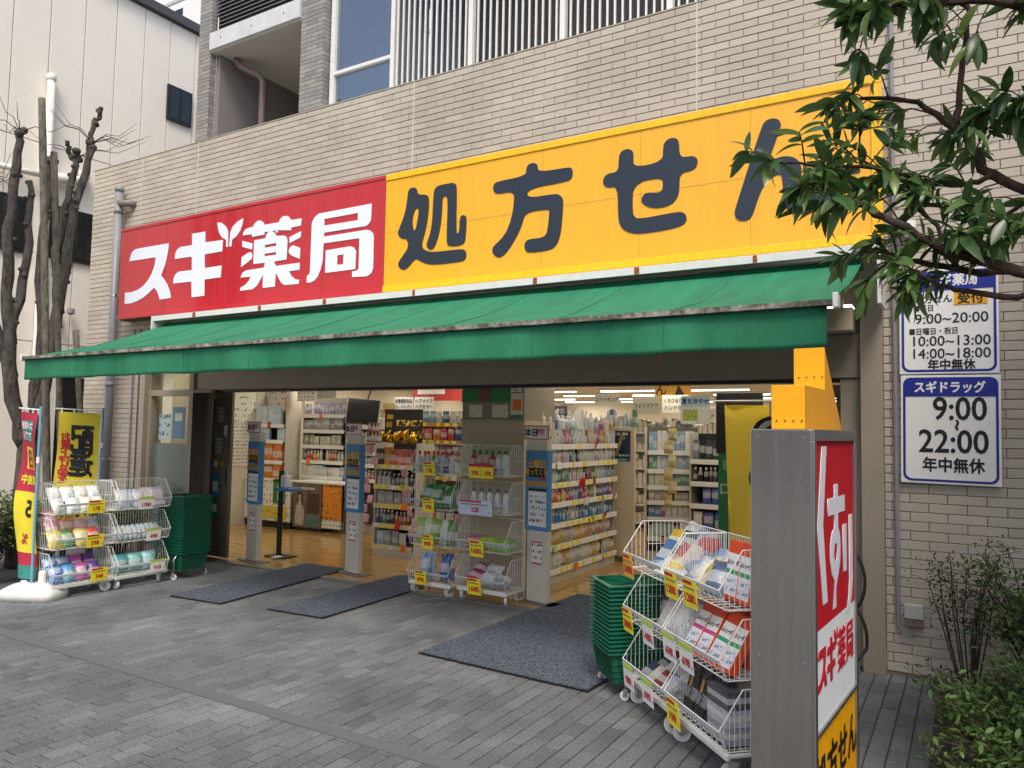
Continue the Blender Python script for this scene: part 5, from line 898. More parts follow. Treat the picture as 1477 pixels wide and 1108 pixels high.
def mothbox(M_, x, y, z, band, lab, tilt, kind=0):
    p = M_ @ Vector((x, y, z)); o = thing('moth_carton', lab, 'carton', tuple(p), rzR, 'orange and white cartons with ' + ('pink' if band == 'p' else 'green') + ' band' + (' on the top tier' if kind else '')); o.rotation_euler = (tilt, random.uniform(-.03, .03), rzR+random.uniform(-.05, .05))
    OR = P('orange_carton', '#dd4a22', .35, var=.05); bx('carton', OR, o, -.058, .058, 0, .05, 0, .3, .002); bx('front_label', WHP, o, -.054, .054, -.001, 0, .02, .235); bx('colour_band', P('pink_band', '#c9448c', .4) if band == 'p' else P('green_band', '#2fa070', .4), o, -.054, .054, -.002, -.001, .13, .152)
    text('ムシューダ', o, 0, -.003, .19, .03, P('navy_carton_print', '#1a2350', .4), bold=.05, fit=.1, sx=.7); bx('small_print', SMALLPRINT('carton_small_print', '#dde0e4', ['#6a7fae', '#b0a8c0', '#8899aa'], 60, 50, .52), o, -.05, .05, -.0018, -.001, .03, .12)
for k, x in enumerate((.09, .22, .345, .47)): mothbox(MG, x, .09, .515, 'p' if k < 2 else 'g', 'white and orange carton with ' + ('pink' if k < 2 else 'green') + ' band on the middle tier', R(-32))
for k, x in enumerate((.15, .28, .41)): mothbox(MG, x, .22, .515, 'g', 'white and orange carton with green band on the middle tier', R(-20))
for k, x in enumerate((.40, .52)): mothbox(MG, x, .17, .85, 'g', 'white and orange carton with green band on the top tier', R(-8), 1)
for k, x in enumerate((.27, .38, .5)): item(MG, rzR, 'box', 'orange_carton', x, .32, .85, .11, .06, .27, '#d9603a', 'orange carton at the back of the top tier beside the pylon', 'carton', 'orange cartons at the back')
for k, x in enumerate((.07, .19, .31)):
    p = MG @ Vector((x, .1, .18)); o = thing('black_carton', 'tall black carton with white wave and lettering on the lowest tier', 'carton', tuple(p), rzR, 'black cartons on the lowest tier'); o.rotation_euler = (R(-16), 0, rzR)
    bx('carton', P('black_carton_board', '#26272b', .35), o, -.055, .055, 0, .06, 0, .33, .002); MB().tube([(-.03, -.001, .31), (.0, -.001, .26), (-.02, -.001, .2), (.02, -.001, .24), (.04, -.001, .3)], .003, 4).build('printed_wave', P('silver_ink', '#8e9096', .4), o); text('除湿', o, 0, -.003, .1, .07, P('silver_ink', '#8e9096', .4), bold=.03, vertical=False); bx('gold_mark', P('gold_ink', '#b8983a', .4), o, -.03, -.01, -.001, 0, .13, .2)
for k in range(6): item(MG, rzR, 'box', 'storage_pack', .46+.0*k, .13+.12*(k % 2), .178+.085*(k//2), .2, .12, .082, ['#9a9aa6', '#b8b4c0', '#55565e'][k//2], 'flat grey wrapped pack stacked on the lowest tier beside the pylon', 'pack', 'flat grey packs in a stack')
for k in range(10): item(ME, rzR, 'box', 'stacked_packet', .1+.13*(k % 4), .2+.06*(k//4), .85+.05*(k//4)+.01*(k % 3), .14, .05, .2, ['#4f6f9c', '#b0483c', '#d6d2c4', '#7c94b4', '#c9a23a', '#39424f'][k % 6], colour_word(['#4f6f9c', '#b0483c', '#d6d2c4', '#7c94b4', '#c9a23a', '#39424f'][k % 6])+' packet heaped at the back of the top tier by the basket trolley', 'packet', 'heaped packets, '+colour_word(['#4f6f9c', '#b0483c', '#d6d2c4', '#7c94b4', '#c9a23a', '#39424f'][k % 6]), random.uniform(-.4, .4), R(-40))
for k in range(8): item(MG, rzR, 'pouch', 'film_packet', .06+.08*(k % 4), .12+.14*(k//4), .85+.03*(k//4), .13, .07, .2, ['#8fa6c4', '#d8d4c6', '#c4b04a', '#5a6a88'][k % 4], colour_word(['#8fa6c4', '#d8d4c6', '#c4b04a', '#5a6a88'][k % 4])+' film packet on the top tier beside the orange cartons', 'packet', 'film packets, '+colour_word(['#8fa6c4', '#d8d4c6', '#c4b04a', '#5a6a88'][k % 4]), random.uniform(-.4, .4), R(-35))
for k in range(5): item(ME, rzR, 'pouch', 'dark_packet', .08+.1*k, .25, .51, .13, .08, .22, ['#5a4a44', '#8a8f9c', '#b5a48c', '#3f4a5c', '#9c5a4a'][k], ['brown', 'grey', 'tan', 'slate', 'russet'][k]+' packet at the back of the middle tier by the basket trolley', 'packet', None, random.uniform(-.2, .2), R(-15))
for k, (x, y, s_, c) in enumerate(((.13, .15, .2, '#7f93b0'), (.26, .13, .19, '#a8b8cc'), (.38, .14, .18, '#d8c24a'), (.2, .26, .2, '#5f7fa8'), (.34, .28, .2, '#c9ced6'), (.47, .2, .2, '#6f8fb4'))):
    item(ME, rzR, 'box', 'leaflet_pack', x, y, .85+.012*k, s_, .03, .22, c, ['blue', 'pale', 'yellow', 'deep blue', 'grey white', 'steel blue'][k]+' flat pack lying on the top tier by the basket trolley', 'pack', None, random.uniform(-.3, .3), R(-62))
for k in range(3): item(ME, rzR, 'box', 'paper_sheet', .4+.02*k, .07+.02*k, .87+.004*k, .2, .008, .2, '#d8e2ec', 'white leaflet lying over the lip of the top tier', 'leaflet', 'white leaflets on the top tier', .1*k, R(-75))
for k in range(3): item(ME, rzR, 'pouch', 'white_pouch', .27+.12*k, .14, .51, .16, .06, .24, ['#d4cfc8', '#cfc2bc', '#c4d0dc'][k], 'pale leaning pouch on the middle tier by the basket trolley', 'pouch', 'pale pouches on the middle tier', .2, R(-35))
for k in range(12): item(ME, rzR, 'box', 'comic_pack', .1+.1*(k % 4), .09+.09*(k//4), .178+.03*(k//4), .095, .03, .13, ['#3a3f55', '#c9c4b8', '#8a3a34', '#a8b4c8', '#4a4236', '#d8d4cc'][k % 6], 'small busy printed pack on the lowest tier by the basket trolley', 'pack', 'small printed packs on the lowest tier', random.uniform(-.1, .1), R(-55))

# ------------------------------------------------------------------ shopping baskets
GRB = P('green_basket_plastic', '#156349', .38, var=.08, ns=10)
b = MB(); w1, d1, w2, d2, hb_ = .165, .23, .14, .2, .2
def ringp(w_, d, z): return [(-w_, -d, z), (w_, -d, z), (w_, d, z), (-w_, d, z)]
b.v += ringp(w2, d2, 0)+ringp(w1, d1, hb_)+ringp(w1+.02, d1+.02, hb_)+ringp(w1+.02, d1+.02, hb_-.012)+ringp(w1-.004, d1-.004, hb_)+ringp(w2-.004, d2-.004, .004)
def band(a, c): return [(a+i, a+(i+1) % 4, c+(i+1) % 4, c+i) for i in range(4)]
b.f += [(3, 2, 1, 0)]+band(0, 4)+band(12, 8)+band(8, 16)+band(16, 20)+[(20, 21, 22, 23)]; b.m = [0]*len(b.f)
bask = b.mesh('basket', GRB)
bg_ = MB()
for i in range(10):
    t = i/9*2-1
    bg_.tube([(t*w2, -d2-.003, .01), (t*w1, -d1-.003, hb_-.02)], .004, 4); bg_.tube([(t*w2, d2+.003, .01), (t*w1, d1+.003, hb_-.02)], .004, 4); bg_.tube([(-w2-.003, t*d2, .01), (-w1-.003, t*d1, hb_-.02)], .004, 4); bg_.tube([(w2+.003, t*d2, .01), (w1+.003, t*d1, hb_-.02)], .004, 4)
for j in range(1, 5):
    f_ = j/5; ww, dd, zz = w2+(w1-w2)*f_+.004, d2+(d1-d2)*f_+.004, hb_*f_; bg_.tube([(-ww, -dd, zz), (ww, -dd, zz), (ww, dd, zz), (-ww, dd, zz), (-ww, -dd, zz)], .0035, 4)
ribs = bg_.mesh('lattice', P('dark_green_lattice', '#0b4a31', .45))
hm = MB().tube([(-.15, -.2, .2), (-.12, -.05, .208), (.12, -.05, .208), (.15, -.2, .2)], .006, 5).mesh('handle', P('dark_green_handle', '#0c4a32', .4))
def stack(loc, rz, n, pitch, lab, base):
    tr = thing('basket_trolley', 'chrome wheeled trolley under the green baskets ' + lab, 'trolley', loc, rz); w_, d = .2, .26
    for s in (-1, 1):
        MB().tube([(-w_, s*d*.55, .07), (-w_, s*d*.55, .22), (-w_+.03, s*d*.55, .26), (w_-.03, s*d*.55, .26), (w_, s*d*.55, .22), (w_, s*d*.55, .07)], .011, 8).build('hoop', CHROME, tr, smooth=True)
    for s in (-1, 1): MB().tube([(s*w_, -d*.55, .2), (s*w_, d*.55, .2)], .008, 6).build('side_rail', CHROME, tr)
    for sx_ in (-1, 1):
        for sy_ in (-1, 1): caster(tr, sx_*w_, sy_*d*.55, random.uniform(-1, 1), .62)
    for k in range(n):
        top = k == n-1; o = thing('shopping_basket', ('topmost green shopping basket ' if top else 'lowest green shopping basket ' if k == 0 else 'nested green shopping basket ')+lab, 'basket', (0, 0, 0), 0, 'green baskets '+lab)
        Mx = Matrix.Translation(loc) @ Matrix.Rotation(rz+random.uniform(-.012, .012), 4, 'Z') @ Matrix.Translation((random.uniform(-.003, .003), random.uniform(-.003, .003), base+k*pitch)); o.matrix_world = Mx
        link('shell', bask, o)
        if k == 0: link('lattice', ribs, o)
        if top:
            for s in (0, math.pi): link('handle', hm, o, rz=s)
stack((-7.62, 5.5, 0), R(90), 21, .0305, 'beside the sliding door', .09)
stack((-1.93, 4.84, 0), R(-45), 17, .0265, 'next to the wire wagons by the pylon', .09)
# ------------------------------------------------------------------ flags on the left
def flag(label, loc, rz, w_, h, cloth, zb, bands=(), texts=(), slant=0, base=None, amp=.03, polex=0, curl=0):
    t = thing('nobori_flag', label, 'flag', loc, rz); b = MB(); n, m = 10, 28
    def wp(x, z, d=0): v = 1-(z-zb)/h; return (x+slant*v*v*.2+curl*v*v*x*-.5, amp*(.3+v)*math.sin(x*9+z*3.1)+amp*.4*math.sin(z*7+x*4)-d, z-.05*x)
    for j in range(m+1):
        for i in range(n+1): b.v.append(wp(-w_+w_*i/n, zb+h*j/m))
    b.f = [(j*(n+1)+i, j*(n+1)+i+1, (j+1)*(n+1)+i+1, (j+1)*(n+1)+i) for j in range(m) for i in range(n)]; b.m = [0]*len(b.f); cl = b.build('cloth', cloth, t, smooth=True)
    for (x0, x1, z0_, z1_, mm) in bands:
        q = MB(); a = 6; c = 10
        for j in range(c+1):
            for i in range(a+1): q.v.append(wp(x0+(x1-x0)*i/a, z0_+(z1_-z0_)*j/c, .003))
        q.f = [(j*(a+1)+i, j*(a+1)+i+1, (j+1)*(a+1)+i+1, (j+1)*(a+1)+i) for j in range(c) for i in range(a)]; q.m = [0]*len(q.f); q.build('printed_panel', mm, cl, smooth=True)
    for (s, x, z, size, mm, ver, sx_) in texts: text(s, cl, x, 0, z, size, mm, bold=.035, mirror=True, vertical=ver, warp=lambda X, Z, d: wp(X, Z, .008-d*0), sx=sx_)
    MB().tube([(polex+.02, 0, .1), (polex+.02, 0, zb+h+.07)], .013, 8).build('pole', P('pale_blue_pole', '#6fa3b8', .4), t); MB().tube([(polex+.02, 0, zb+h*.7), (polex+.02, 0, zb+h*.7+.06)], .017, 8).build('joint', WHITEP, t)
    MB().tube([(.03, 0, zb+h+.035), (-w_-.05, 0, zb+h+.035+.05*w_)], .007, 6).build('cross_bar', WHITEP, t)
    for k in range(4): x = -.03-(w_-.06)*k/3; MB().box(x-.008, x+.008, -.004, .004, zb+h-.02-.05*x, zb+h+.045-.05*x).build('loop', WHITEP, t)
    return t
CRIM = P('crimson_flag_cloth', '#a8243e', .8, var=.08); YFC = P('yellow_flag_cloth', '#d8c832', .8, var=.05); TEALP = P('teal_flag_print', '#2f7f78', .6)
flag('crimson and yellow flag with teal panel on a pale blue pole', (-7.74, 3.95, 0), R(-4), .4, 1.6, CRIM, .18, [(-.4, 0, .42, 1.0, YFC), (-.4, 0, .18, .3, TEALP), (-.36, -.05, 1.5, 1.7, TEALP), (-.3, -.06, 1.22, 1.44, YFC)], [('スギ薬局', -.2, 1.65, .08, WHP, False, 1), ('アプリ', -.2, 1.55, .1, WHP, False, 1), ('日', -.18, 1.32, .2, CRIM, False, 1), ('実施中', -.2, 1.12, .1, YFC, False, 1), ('5', -.17, .84, .22, BLACKP, False, 1), ('%', -.2, .55, .13, CRIM, False, 1)], curl=.9, amp=.04)
fb = MB(); prof = [(.0, .27, .17), (.06, .28, .18), (.1, .26, .165), (.145, .18, .1), (.155, .1, .06)]
for z, a, c in prof:
    for k in range(24):
        th_ = 6.28318*k/24; e_ = .45; cx_, sy_ = math.cos(th_), math.sin(th_); fb.v.append((a*math.copysign(abs(cx_)**e_, cx_), c*math.copysign(abs(sy_)**e_, sy_), z))
for j in range(len(prof)-1):
    for k in range(24): fb.f.append((j*24+k, j*24+(k+1) % 24, (j+1)*24+(k+1) % 24, (j+1)*24+k))
fb.f += [tuple(reversed(range(24))), tuple(range(96, 120))]; fb.m = [0]*len(fb.f)
fbo = tag(fb.build('flag_base', P('white_plastic_tank', '#d5d6d0', .5, var=.08, ns=12), None, (-7.73, 3.98, 0), R(28), smooth=True), 'white water-filled plastic base under the crimson flag', 'flag base'); MB().lathe([(.035, 0), (.035, .1), (.025, .12)], 12).build('socket', WHITEP, fbo, (.08, .0, .15)); MB().lathe([(.03, 0), (.03, .02)], 10).build('filler_cap', WHITEP, fbo, (-.1, 0, .153))
flag('yellow delivery flag with reversed black characters behind the wire wagon', (-8.62, 5.08, 0), R(38), .46, 1.3, P('yellow_delivery_cloth', '#ddc936', .8, var=.04), .5, [], [('配達', -.19, 1.36, .34, BLACKP, True, .8), ('お買上げ品を', -.375, 1.28, .115, REDP, True, 1)], slant=-.2, amp=.02)
tag(bx('flag_base', P('grey_plastic_tank', '#9a9b97', .5), None, -8.8, -8.45, 4.95, 5.2, 0, .12, .03), 'grey base block of the yellow delivery flag', 'flag base')

# ------------------------------------------------------------------ pruned tree and stakes, left
def BARKM(name, c1, c2):
    m, n, bb, N, K = _m(name); bb.inputs['Roughness'].default_value = .95
    tc = N.new('ShaderNodeTexCoord'); mp = N.new('ShaderNodeMapping'); mp.inputs['Scale'].default_value = (1, 1, .35); K.new(tc.outputs['Object'], mp.inputs[0]); nz = N.new('ShaderNodeTexNoise'); nz.inputs['Scale'].default_value = 22; nz.inputs['Detail'].default_value = 9; nz.inputs['Roughness'].default_value = .75; K.new(mp.outputs[0], nz.inputs['Vector'])
    cr = N.new('ShaderNodeValToRGB'); e = cr.color_ramp.elements; e[0].position = .35; e[0].color = (*L(c1), 1); e[1].position = .62; e[1].color = (*L(c2), 1); e.new(.72).color = (*[min(1, x*1.7) for x in L(c2)], 1); K.new(nz.outputs[0], cr.inputs[0]); K.new(cr.outputs[0], bb.inputs['Base Color'])
    bp = N.new('ShaderNodeBump'); bp.inputs['Strength'].default_value = .9; bp.inputs['Distance'].default_value = .03; K.new(nz.outputs[0], bp.inputs['Height']); K.new(bp.outputs[0], bb.inputs['Normal']); return m
BARK = BARKM('lichened_bark', '#262321', '#615c55'); BARK2 = BARKM('dark_branch_bark', '#2c231d', '#5e4c40'); STAKE = BARKM('weathered_stake', '#3f3d33', '#7d7869')
TH_ = 1
def limb(pts, r0_, r1_, n=9, jit=.012):
    P_ = [Vector(p) for p in pts]; out = []; N_ = 5*(len(P_)-1)
    for k in range(N_+1):
        t = k/N_*(len(P_)-1); i = min(int(t), len(P_)-2); f_ = t-i
        a, b_, c, d = P_[max(i-1, 0)], P_[i], P_[i+1], P_[min(i+2, len(P_)-1)]
        q = .5*((2*b_)+(c-a)*f_+(2*a-5*b_+4*c-d)*f_**2+(3*b_-a-3*c+d)*f_**3); out.append(q+Vector([random.uniform(-jit, jit) for _ in range(3)]))
    rs = [(r0_+(r1_-r0_)*k/N_)*TH_*random.uniform(.92, 1.1) for k in range(N_+1)]; return MB().tube(out, rs, n)
pt = thing('pruned_tree', 'hard pruned street tree with bare stubby limbs by the flags', 'tree', (-9.55, 4.72, 0))
limb([(0, 0, 0), (.02, .02, .8), (-.02, .05, 1.6)], .14, .1).build('trunk', BARK, pt, smooth=True)
LIMBS = [([(-.02, 0, 1.4), (-.05, -.2, 2.4), (-.02, -.28, 3.4), (.03, -.3, 4.3), (.05, -.27, 5.12)], .105, .055), ([(-.05, -.15, 2.2), (-.15, -.42, 3.1), (-.1, -.5, 4.0), (-.05, -.48, 4.5)], .085, .05), ([(0, .05, 1.5), (.05, .1, 2.6), (.02, .06, 3.6), (.05, .1, 4.9)], .09, .05), ([(.02, .08, 1.5), (.1, .2, 2.6), (.12, .3, 3.6), (.14, .4, 4.5), (.2, .5, 5.2)], .1, .05), ([(.17, .46, 4.9), (.2, .5, 5.3), (.24, .56, 5.65)], .04, .036), ([(.1, .25, 3.0), (.05, .22, 3.8), (.08, .32, 4.6), (.06, .4, 5.05)], .075, .042), ([(-.05, -.2, 2.6), (.0, -.1, 3.6), (-.05, -.08, 4.6)], .075, .045), ([(-.1, -.5, 3.9), (-.25, -.62, 4.4), (-.27, -.6, 4.6)], .05, .04), ([(.06, .4, 4.95), (.0, .34, 5.05), (.03, .28, 5.18)], .042, .035)]
for pts, a, c in LIMBS: limb(pts, a*.78, c*.72, 10, .022).build('limb', BARK, pt, smooth=True)
for (x, y, z) in ((.05, -.27, 5.1), (.2, .5, 5.2), (-.05, -.48, 4.48), (.05, .1, 4.9), (.06, .4, 5.05)):
    for q in range(3): MB().lathe([(.012, -.045), (.042, -.025), (.045, .015), (.02, .035)], 7).build('burl', BARK, pt, (x+random.uniform(-.04, .04), y+random.uniform(-.04, .04), z+random.uniform(-.06, .04)), smooth=True)
for pts, a, c in LIMBS[:7]:
    for q in range(13):
        i = random.randrange(len(pts)-1); f_ = random.random(); p_ = Vector(pts[i]).lerp(Vector(pts[i+1]), f_); an = random.uniform(0, 6.28); rr_ = (a+c)/2*.66
        MB().lathe([(.008, -.03), (.028, -.015), (.03, .01), (.012, .026)], 6).build('knot', BARK, pt, (p_.x+math.cos(an)*rr_, p_.y+math.sin(an)*rr_, p_.z), smooth=True)
for k in range(26):
    x, y, z = random.choice([(.05, -.27, 5.1), (.2, .5, 5.2), (.06, .4, 5.0), (-.05, -.48, 4.4)]); a = random.uniform(0, 6.28); l = random.uniform(.3, .8)
    tw = [(x+math.cos(a)*l*t, y+math.sin(a)*l*t, z+l*.35*t+.05*math.sin(t*7)) for t in (0, .3, .6, 1)]; o = MB().tube(tw, [.006, .005, .004, .002], 4); o.build('twig', BARK2, pt)
LTW = LEAF('reddish_bud_leaf', [(0, (.12, .05, .03)), (1, (.18, .12, .05))])
for i, (pts, r_, lab) in enumerate(([[(-8.95, 4.75, 0), (-9.05, 4.6, 3.2), (-9.15, 4.5, 5.45)], .042, 'tall weathered wooden stake tied to the pruned tree'], [[(-9.2, 5.05, 0), (-9.25, 4.72, 4.9)], .038, 'second weathered wooden stake leaning at the pruned tree'], [[(-8.9, 5.2, 0), (-9.1, 5.0, 2.8)], .04, 'short wooden stake standing behind the pruned tree'])): tag(limb(pts, r_, r_*.9, 9, .004).build('tree_stake', STAKE, None, smooth=True), lab, 'stake')

# ------------------------------------------------------------------ leaves
def leaf_mesh(name, m, l=.12, w_=.034, fold=.35, droop=.25, n=6):
    b = MB()
    for i in range(n+1):
        t = i/n; ww = w_*.5*math.sin(math.pi*min(1, t*.93+.05))**.8*(1-.25*t); z = -droop*l*t*t; x = l*t*(1-.1*t)
        b.v += [(x, -ww, z+ww*fold), (x, 0, z), (x, ww, z+ww*fold)]
    for i in range(n):
        for k in (0, 1): b.f.append((i*3+k, i*3+k+1, i*3+k+4, i*3+k+3))
    b.m = [0]*len(b.f); return b
LG = LEAF('evergreen_leaf', [(0, (.045, .1, .03)), (.4, (.08, .155, .05)), (.75, (.11, .2, .065)), (1, (.2, .28, .08))], .28)
LGY = LEAF('young_leaf', [(0, (.08, .17, .035)), (1, (.13, .23, .05))], .4)
leafs = [leaf_mesh('leaf', LG, .155, .05, .3, .2), leaf_mesh('leaf', LG, .17, .044, .45, .45), leaf_mesh('leaf', LG, .125, .046, .2, .05)]
leaf_me = [q.mesh('leaf', LG, True) for q in leafs]; leaf_young = leafs[2].mesh('leaf', LGY, True)
def orient(d, roll):
    d = d.normalized(); s = d.cross(Vector((0, 0, 1))); s = s.normalized() if s.length > 1e-3 else Vector((1, 0, 0)); u = s.cross(d); m = Matrix((d, -s, u)).transposed() if 0 else Matrix((d, s*-1, u)).transposed()
    return m @ Matrix.Rotation(roll, 3, 'X')
et = thing('evergreen_tree', 'evergreen tree with long glossy leaves hanging over the yellow sign', 'tree', (.62, 3.1, 0))
O = Vector((.62, 3.1, 0))
limb([(0, 0, 0), (.02, .03, .9), (-.03, .05, 1.9), (.05, .1, 3.2)], .085, .06).build('trunk', BARK2, et, smooth=True)
BR = [  # branch lines in world space: joints, radius start, end, leafy part starts at
 ([(.6, 3.15, 1.9), (.3, 3.32, 2.25), (-.02, 3.38, 2.41), (-.24, 3.3, 2.55), (-.37, 3.22, 2.62), (-.43, 3.18, 2.64)], .026, .008, .3),
 ([(.6, 3.15, 2.2), (.33, 3.6, 2.62), (.1, 3.62, 2.78), (-.02, 3.58, 2.98), (-.2, 3.52, 3.12), (-.42, 3.35, 3.1)], .028, .006, .3),
 ([(.1, 3.62, 2.78), (-.05, 3.5, 2.72), (-.3, 3.3, 2.78), (-.6, 3.05, 2.76)], .012, .004, .15),
 ([(-.02, 3.58, 2.98), (.0, 3.55, 3.25), (.02, 3.5, 3.45), (-.15, 3.4, 3.5), (-.38, 3.2, 3.42)], .015, .005, .3),
 ([(.6, 3.15, 2.9), (.35, 3.3, 3.2), (.1, 3.35, 3.38), (-.18, 3.3, 3.42), (-.3, 3.2, 3.38)], .024, .006, .2),
 ([(.6, 3.15, 1.85), (.35, 3.5, 2.3), (.05, 3.5, 2.36), (-.16, 3.42, 2.4), (-.26, 3.38, 2.44)], .022, .007, .6),
 ([(.6, 3.15, 1.75), (.4, 3.4, 2.2), (.12, 3.45, 2.25), (-.06, 3.4, 2.29), (-.16, 3.36, 2.34)], .018, .006, .75),
 ([(.6, 3.15, 2.6), (.42, 3.5, 2.9), (.2, 3.55, 3.05), (.05, 3.58, 3.02)], .018, .007, .2),
 ([(.6, 3.15, 2.4), (.38, 3.35, 2.55), (.2, 3.45, 2.6), (.08, 3.4, 2.5)], .016, .006, .2),
 ([(.6, 3.15, 3.1), (.3, 3.1, 3.55), (.05, 3.1, 3.6), (-.12, 3.12, 3.52)], .02, .006, .2),
 ([(-.02, 3.38, 2.41), (-.1, 3.45, 2.55), (-.24, 3.42, 2.74), (-.4, 3.3, 2.86)], .01, .004, .2)]
tips = []
for pts, a, c, lf_ in BR:
    pv = [Vector(p)-O for p in pts]; limb(pv, a, c, 7, .008).build('branch', BARK2, et, smooth=True)
    N_ = 14
    for k in range(N_+1):
        t = k/N_
        if t < lf_: continue
        s = t*(len(pv)-1); i = min(int(s), len(pv)-2); p = pv[i].lerp(pv[i+1], s-i); d = (pv[i+1]-pv[i]).normalized(); tips.append((p, d, t))
LV = []; tw = MB()
for p, d, t in tips:
    for k in range(1 if t < .9 else 2):
        dr = Vector((random.gauss(0, .7), random.gauss(0, .6), random.gauss(.05, .55)))+d*.7; dr.normalize(); l = random.uniform(.06, .2)
        e = p+dr*l; tw.tube([p, p.lerp(e, .5)+Vector((0, 0, .015)), e], [.0035, .003, .0022], 4)
        nl = random.randrange(7, 12)
        for q in range(nl):
            an = q*2.4+random.uniform(-.3, .3); s = dr.orthogonal().normalized(); s2 = dr.cross(s); sp_ = random.uniform(.5, 1.15)
            ld = dr*.55+(s*math.cos(an)+s2*math.sin(an))*sp_+Vector((0, 0, -.35)); LV.append((e-dr*.03*(q/nl)*2, ld.normalized(), random.uniform(-.9, .9), random.uniform(.5, 1.08)))
tw.build('twigs', BARK2, et, kind='stuff')
rk = []
for i, (p, d, r_, s) in enumerate(LV):
    q = proj(p+O); rk.append((q[2] if q and -20 < q[0] < 1500 and -40 < q[1] < 1108 else 99, i))
rk.sort(); near = set(i for z, i in rk[:300]); rest = MB()
for i, (p, d, r_, s) in enumerate(LV):
    mt = orient(d, r_); v = i % 3
    if i in near:
        o = link('leaf', leaf_young if i % 17 == 0 else leaf_me[v], et, p); o.rotation_euler = mt.to_euler(); o.scale = (s, s, s)
    else: rest.add([p+mt @ (Vector(x)*s) for x in leafs[v].v], leafs[v].f)
rest.build('crown', LG, et, smooth=True, kind='stuff')

# ------------------------------------------------------------------ shrubs
SHG = LEAF('shrub_leaf', [(0, (.045, .095, .025)), (.5, (.085, .165, .04)), (.85, (.13, .23, .055)), (1, (.24, .33, .1))], .45); SHD = LEAF('dark_shrub_leaf', [(0, (.015, .03, .012)), (.7, (.03, .055, .02)), (1, (.07, .05, .035))], .5)
small = leaf_mesh('leaf', SHG, .042, .02, .2, .1, 3)
def shrub(label, loc, rad, h, nst, nl, m, airy=.0, sc_=1.0, name='garden_shrub', cat='shrub'):
    t = thing(name, label, cat, loc); st = MB(); fo = MB()
    for k in range(nst):
        a = random.uniform(0, 6.28); l = random.uniform(.5, 1)*rad; hh = h*random.uniform(.6, 1.05); e = Vector((math.cos(a)*l, math.sin(a)*l, hh)); mid = e*.5+Vector((random.uniform(-.05, .05), random.uniform(-.05, .05), hh*.12)); st.tube([(math.cos(a)*.03, math.sin(a)*.03, -.02), mid, e], [.006, .004, .002], 4)
        for b_ in range(4):
            q0 = mid.lerp(e, random.uniform(0, 1)); q1 = q0+Vector((random.gauss(0, .08), random.gauss(0, .08), random.uniform(0, .1))); st.tube([q0, q1], [.003, .0015], 3)
            for q in range(nl):
                p = q0.lerp(q1, random.uniform(.2, 1.1))+Vector([random.gauss(0, .025+.03*airy) for _ in range(3)]); dr = Vector((random.gauss(0, 1), random.gauss(0, 1), random.gauss(.3, .6))); mt = orient(dr, random.uniform(-.5, .5)); s = random.uniform(.7, 1.3)*sc_
                fo.add([p+mt @ (Vector(x)*s) for x in small.v], small.f)
    st.build('stems', BARK2, t, kind='stuff'); fo.build('foliage', m, t, smooth=True, kind='stuff'); return t
shrub('tall sparse dark shrub against the tiled wall', (-.02, 5.82, .02), .26, .95, 15, 16, SHD, .5, .7)
shrub('dense green shrub against the tiled wall', (.42, 5.45, .02), .42, .95, 60, 12, SHG, .2)
shrub('dense green shrub at the front of the planting bed', (.38, 4.55, .02), .42, .55, 60, 12, SHG, .2)
shrub('low leafy shrub at the pavement edge of the planting bed', (.1, 4.75, .02), .18, .3, 26, 8, SHG, .2)
shrub('spreading green shrub behind the evergreen trunk', (.85, 5.1, .02), .45, .8, 50, 10, SHG, .2)
shrub('bushy green shrub at the pavement edge below the evergreen branches', (.16, 4.25, .02), .32, .5, 50, 12, SHG, .2)
shrub('bright green low shrub nearest the pylon sign', (.22, 3.75, .02), .34, .45, 50, 12, SHG, .2)
shrub('low sparse weed by the pavement edge', (-.05, 5.2, .0), .2, .3, 20, 3, SHD, .3, .7)
g = MB()
for k in range(900):
    x, y = random.uniform(-.17, 1.2), random.uniform(3.2, 6.05); a = random.uniform(0, 6.28); l = random.uniform(.04, .16); g.tube([(x, y, .02), (x+math.cos(a)*l*.6, y+math.sin(a)*l*.6, .03+random.uniform(0, l*.7))], [.0016, .0008], 3, cap=False)
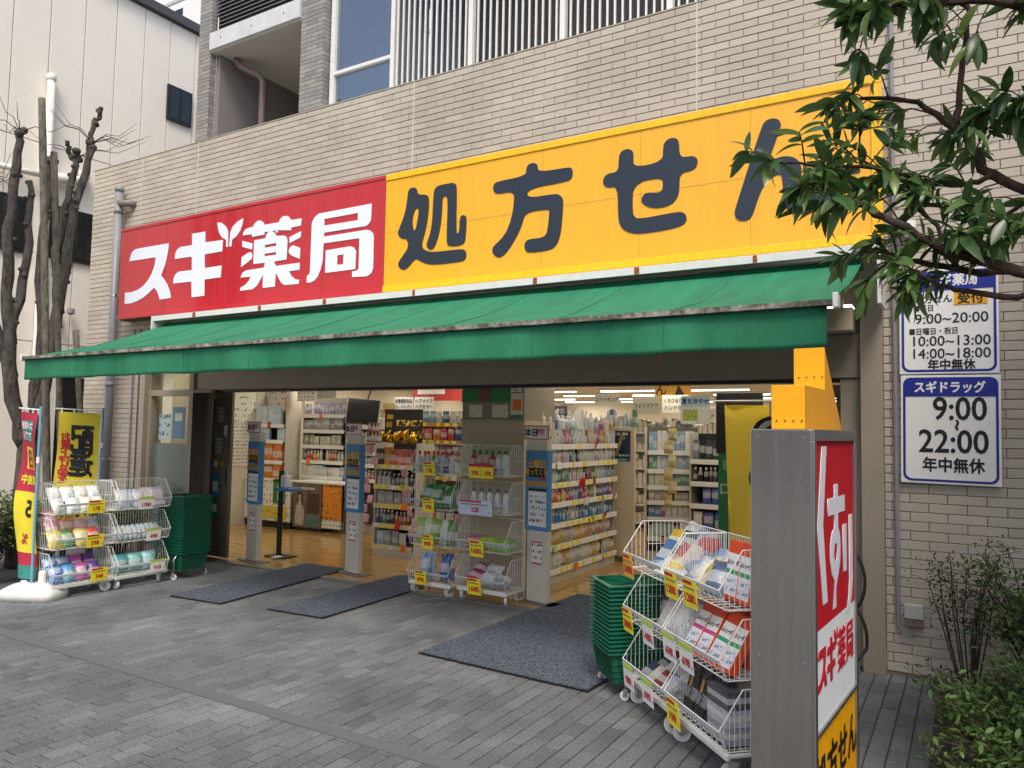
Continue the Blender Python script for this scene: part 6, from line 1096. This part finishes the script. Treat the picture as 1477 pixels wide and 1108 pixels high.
tag(g.build('dry_grass', P('dry_straw', '#8a7c5e', .9, var=.3), None), 'thin dry grass and straw on the planting bed', 'grass', kind='stuff')
for i, (x, y, r_, h, lab) in enumerate(((-8.55, 4.45, .45, .9, 'dark leafy shrub between the flags and the tree'), (-8.9, 4.05, .5, .7, 'dark leafy shrub in front of the pruned tree'), (-8.4, 5.2, .35, .8, 'dark tall shrub behind the wire wagon'), (-9.6, 4.3, .55, .7, 'dark leafy shrub left of the pruned tree'), (-9.2, 5.6, .45, .8, 'dark shrub against the tiled pier'))): shrub(lab, (x, y, 0), r_, h, 55, 9, SHD if i % 2 else SHG, .3, 1.3)

# unseen street trees, added right of the frame to shade the end of the wall
st_ = thing('shade_tree', 'unseen dense street tree added beside the tiled wall to shade it', 'tree', (2.0, 3.9, 0))
limb([(0, 0, 0), (.03, 0, 1.2), (-.02, .03, 2.6), (0, 0, 3.6)], .1, .06).build('trunk', BARK2, st_, smooth=True); cr_ = MB()
for k in range(10):
    a = k*2.4; limb([(0, 0, 2.4+.12*k), (math.cos(a)*.6, math.sin(a)*.6, 3.3+.12*k), (math.cos(a)*1.1, math.sin(a)*1.1, 3.7+.15*k)], .03, .01, 6).build('limb', BARK2, st_, smooth=True)
for k in range(7500):
    d = Vector((random.gauss(0, 1), random.gauss(0, 1), random.gauss(0, 1))).normalized()*(random.random()**.45); p = Vector((d.x*1.6-.0, d.y*1.9-.1, 3.9+d.z*1.9)); s = random.uniform(.9, 1.5); mt = orient(Vector((random.gauss(0, 1), random.gauss(0, 1), random.gauss(-.4, .6))), random.uniform(-.6, .6)); cr_.add([p+mt @ (Vector(x)*s) for x in leafs[k % 3].v], leafs[k % 3].f)
cr_.build('crown', LG, st_, smooth=True, kind='stuff')
for (x, y, lab) in ((3.0, 1.9, 'unseen dense street tree added near the pavement corner for shade'), (3.4, 3.6, 'unseen dense street tree added behind the planting bed for shade')):
    c_ = copy_tree(st_); c_.location = (x, y, 0); c_.rotation_euler = (0, 0, x*2); c_['label'] = lab
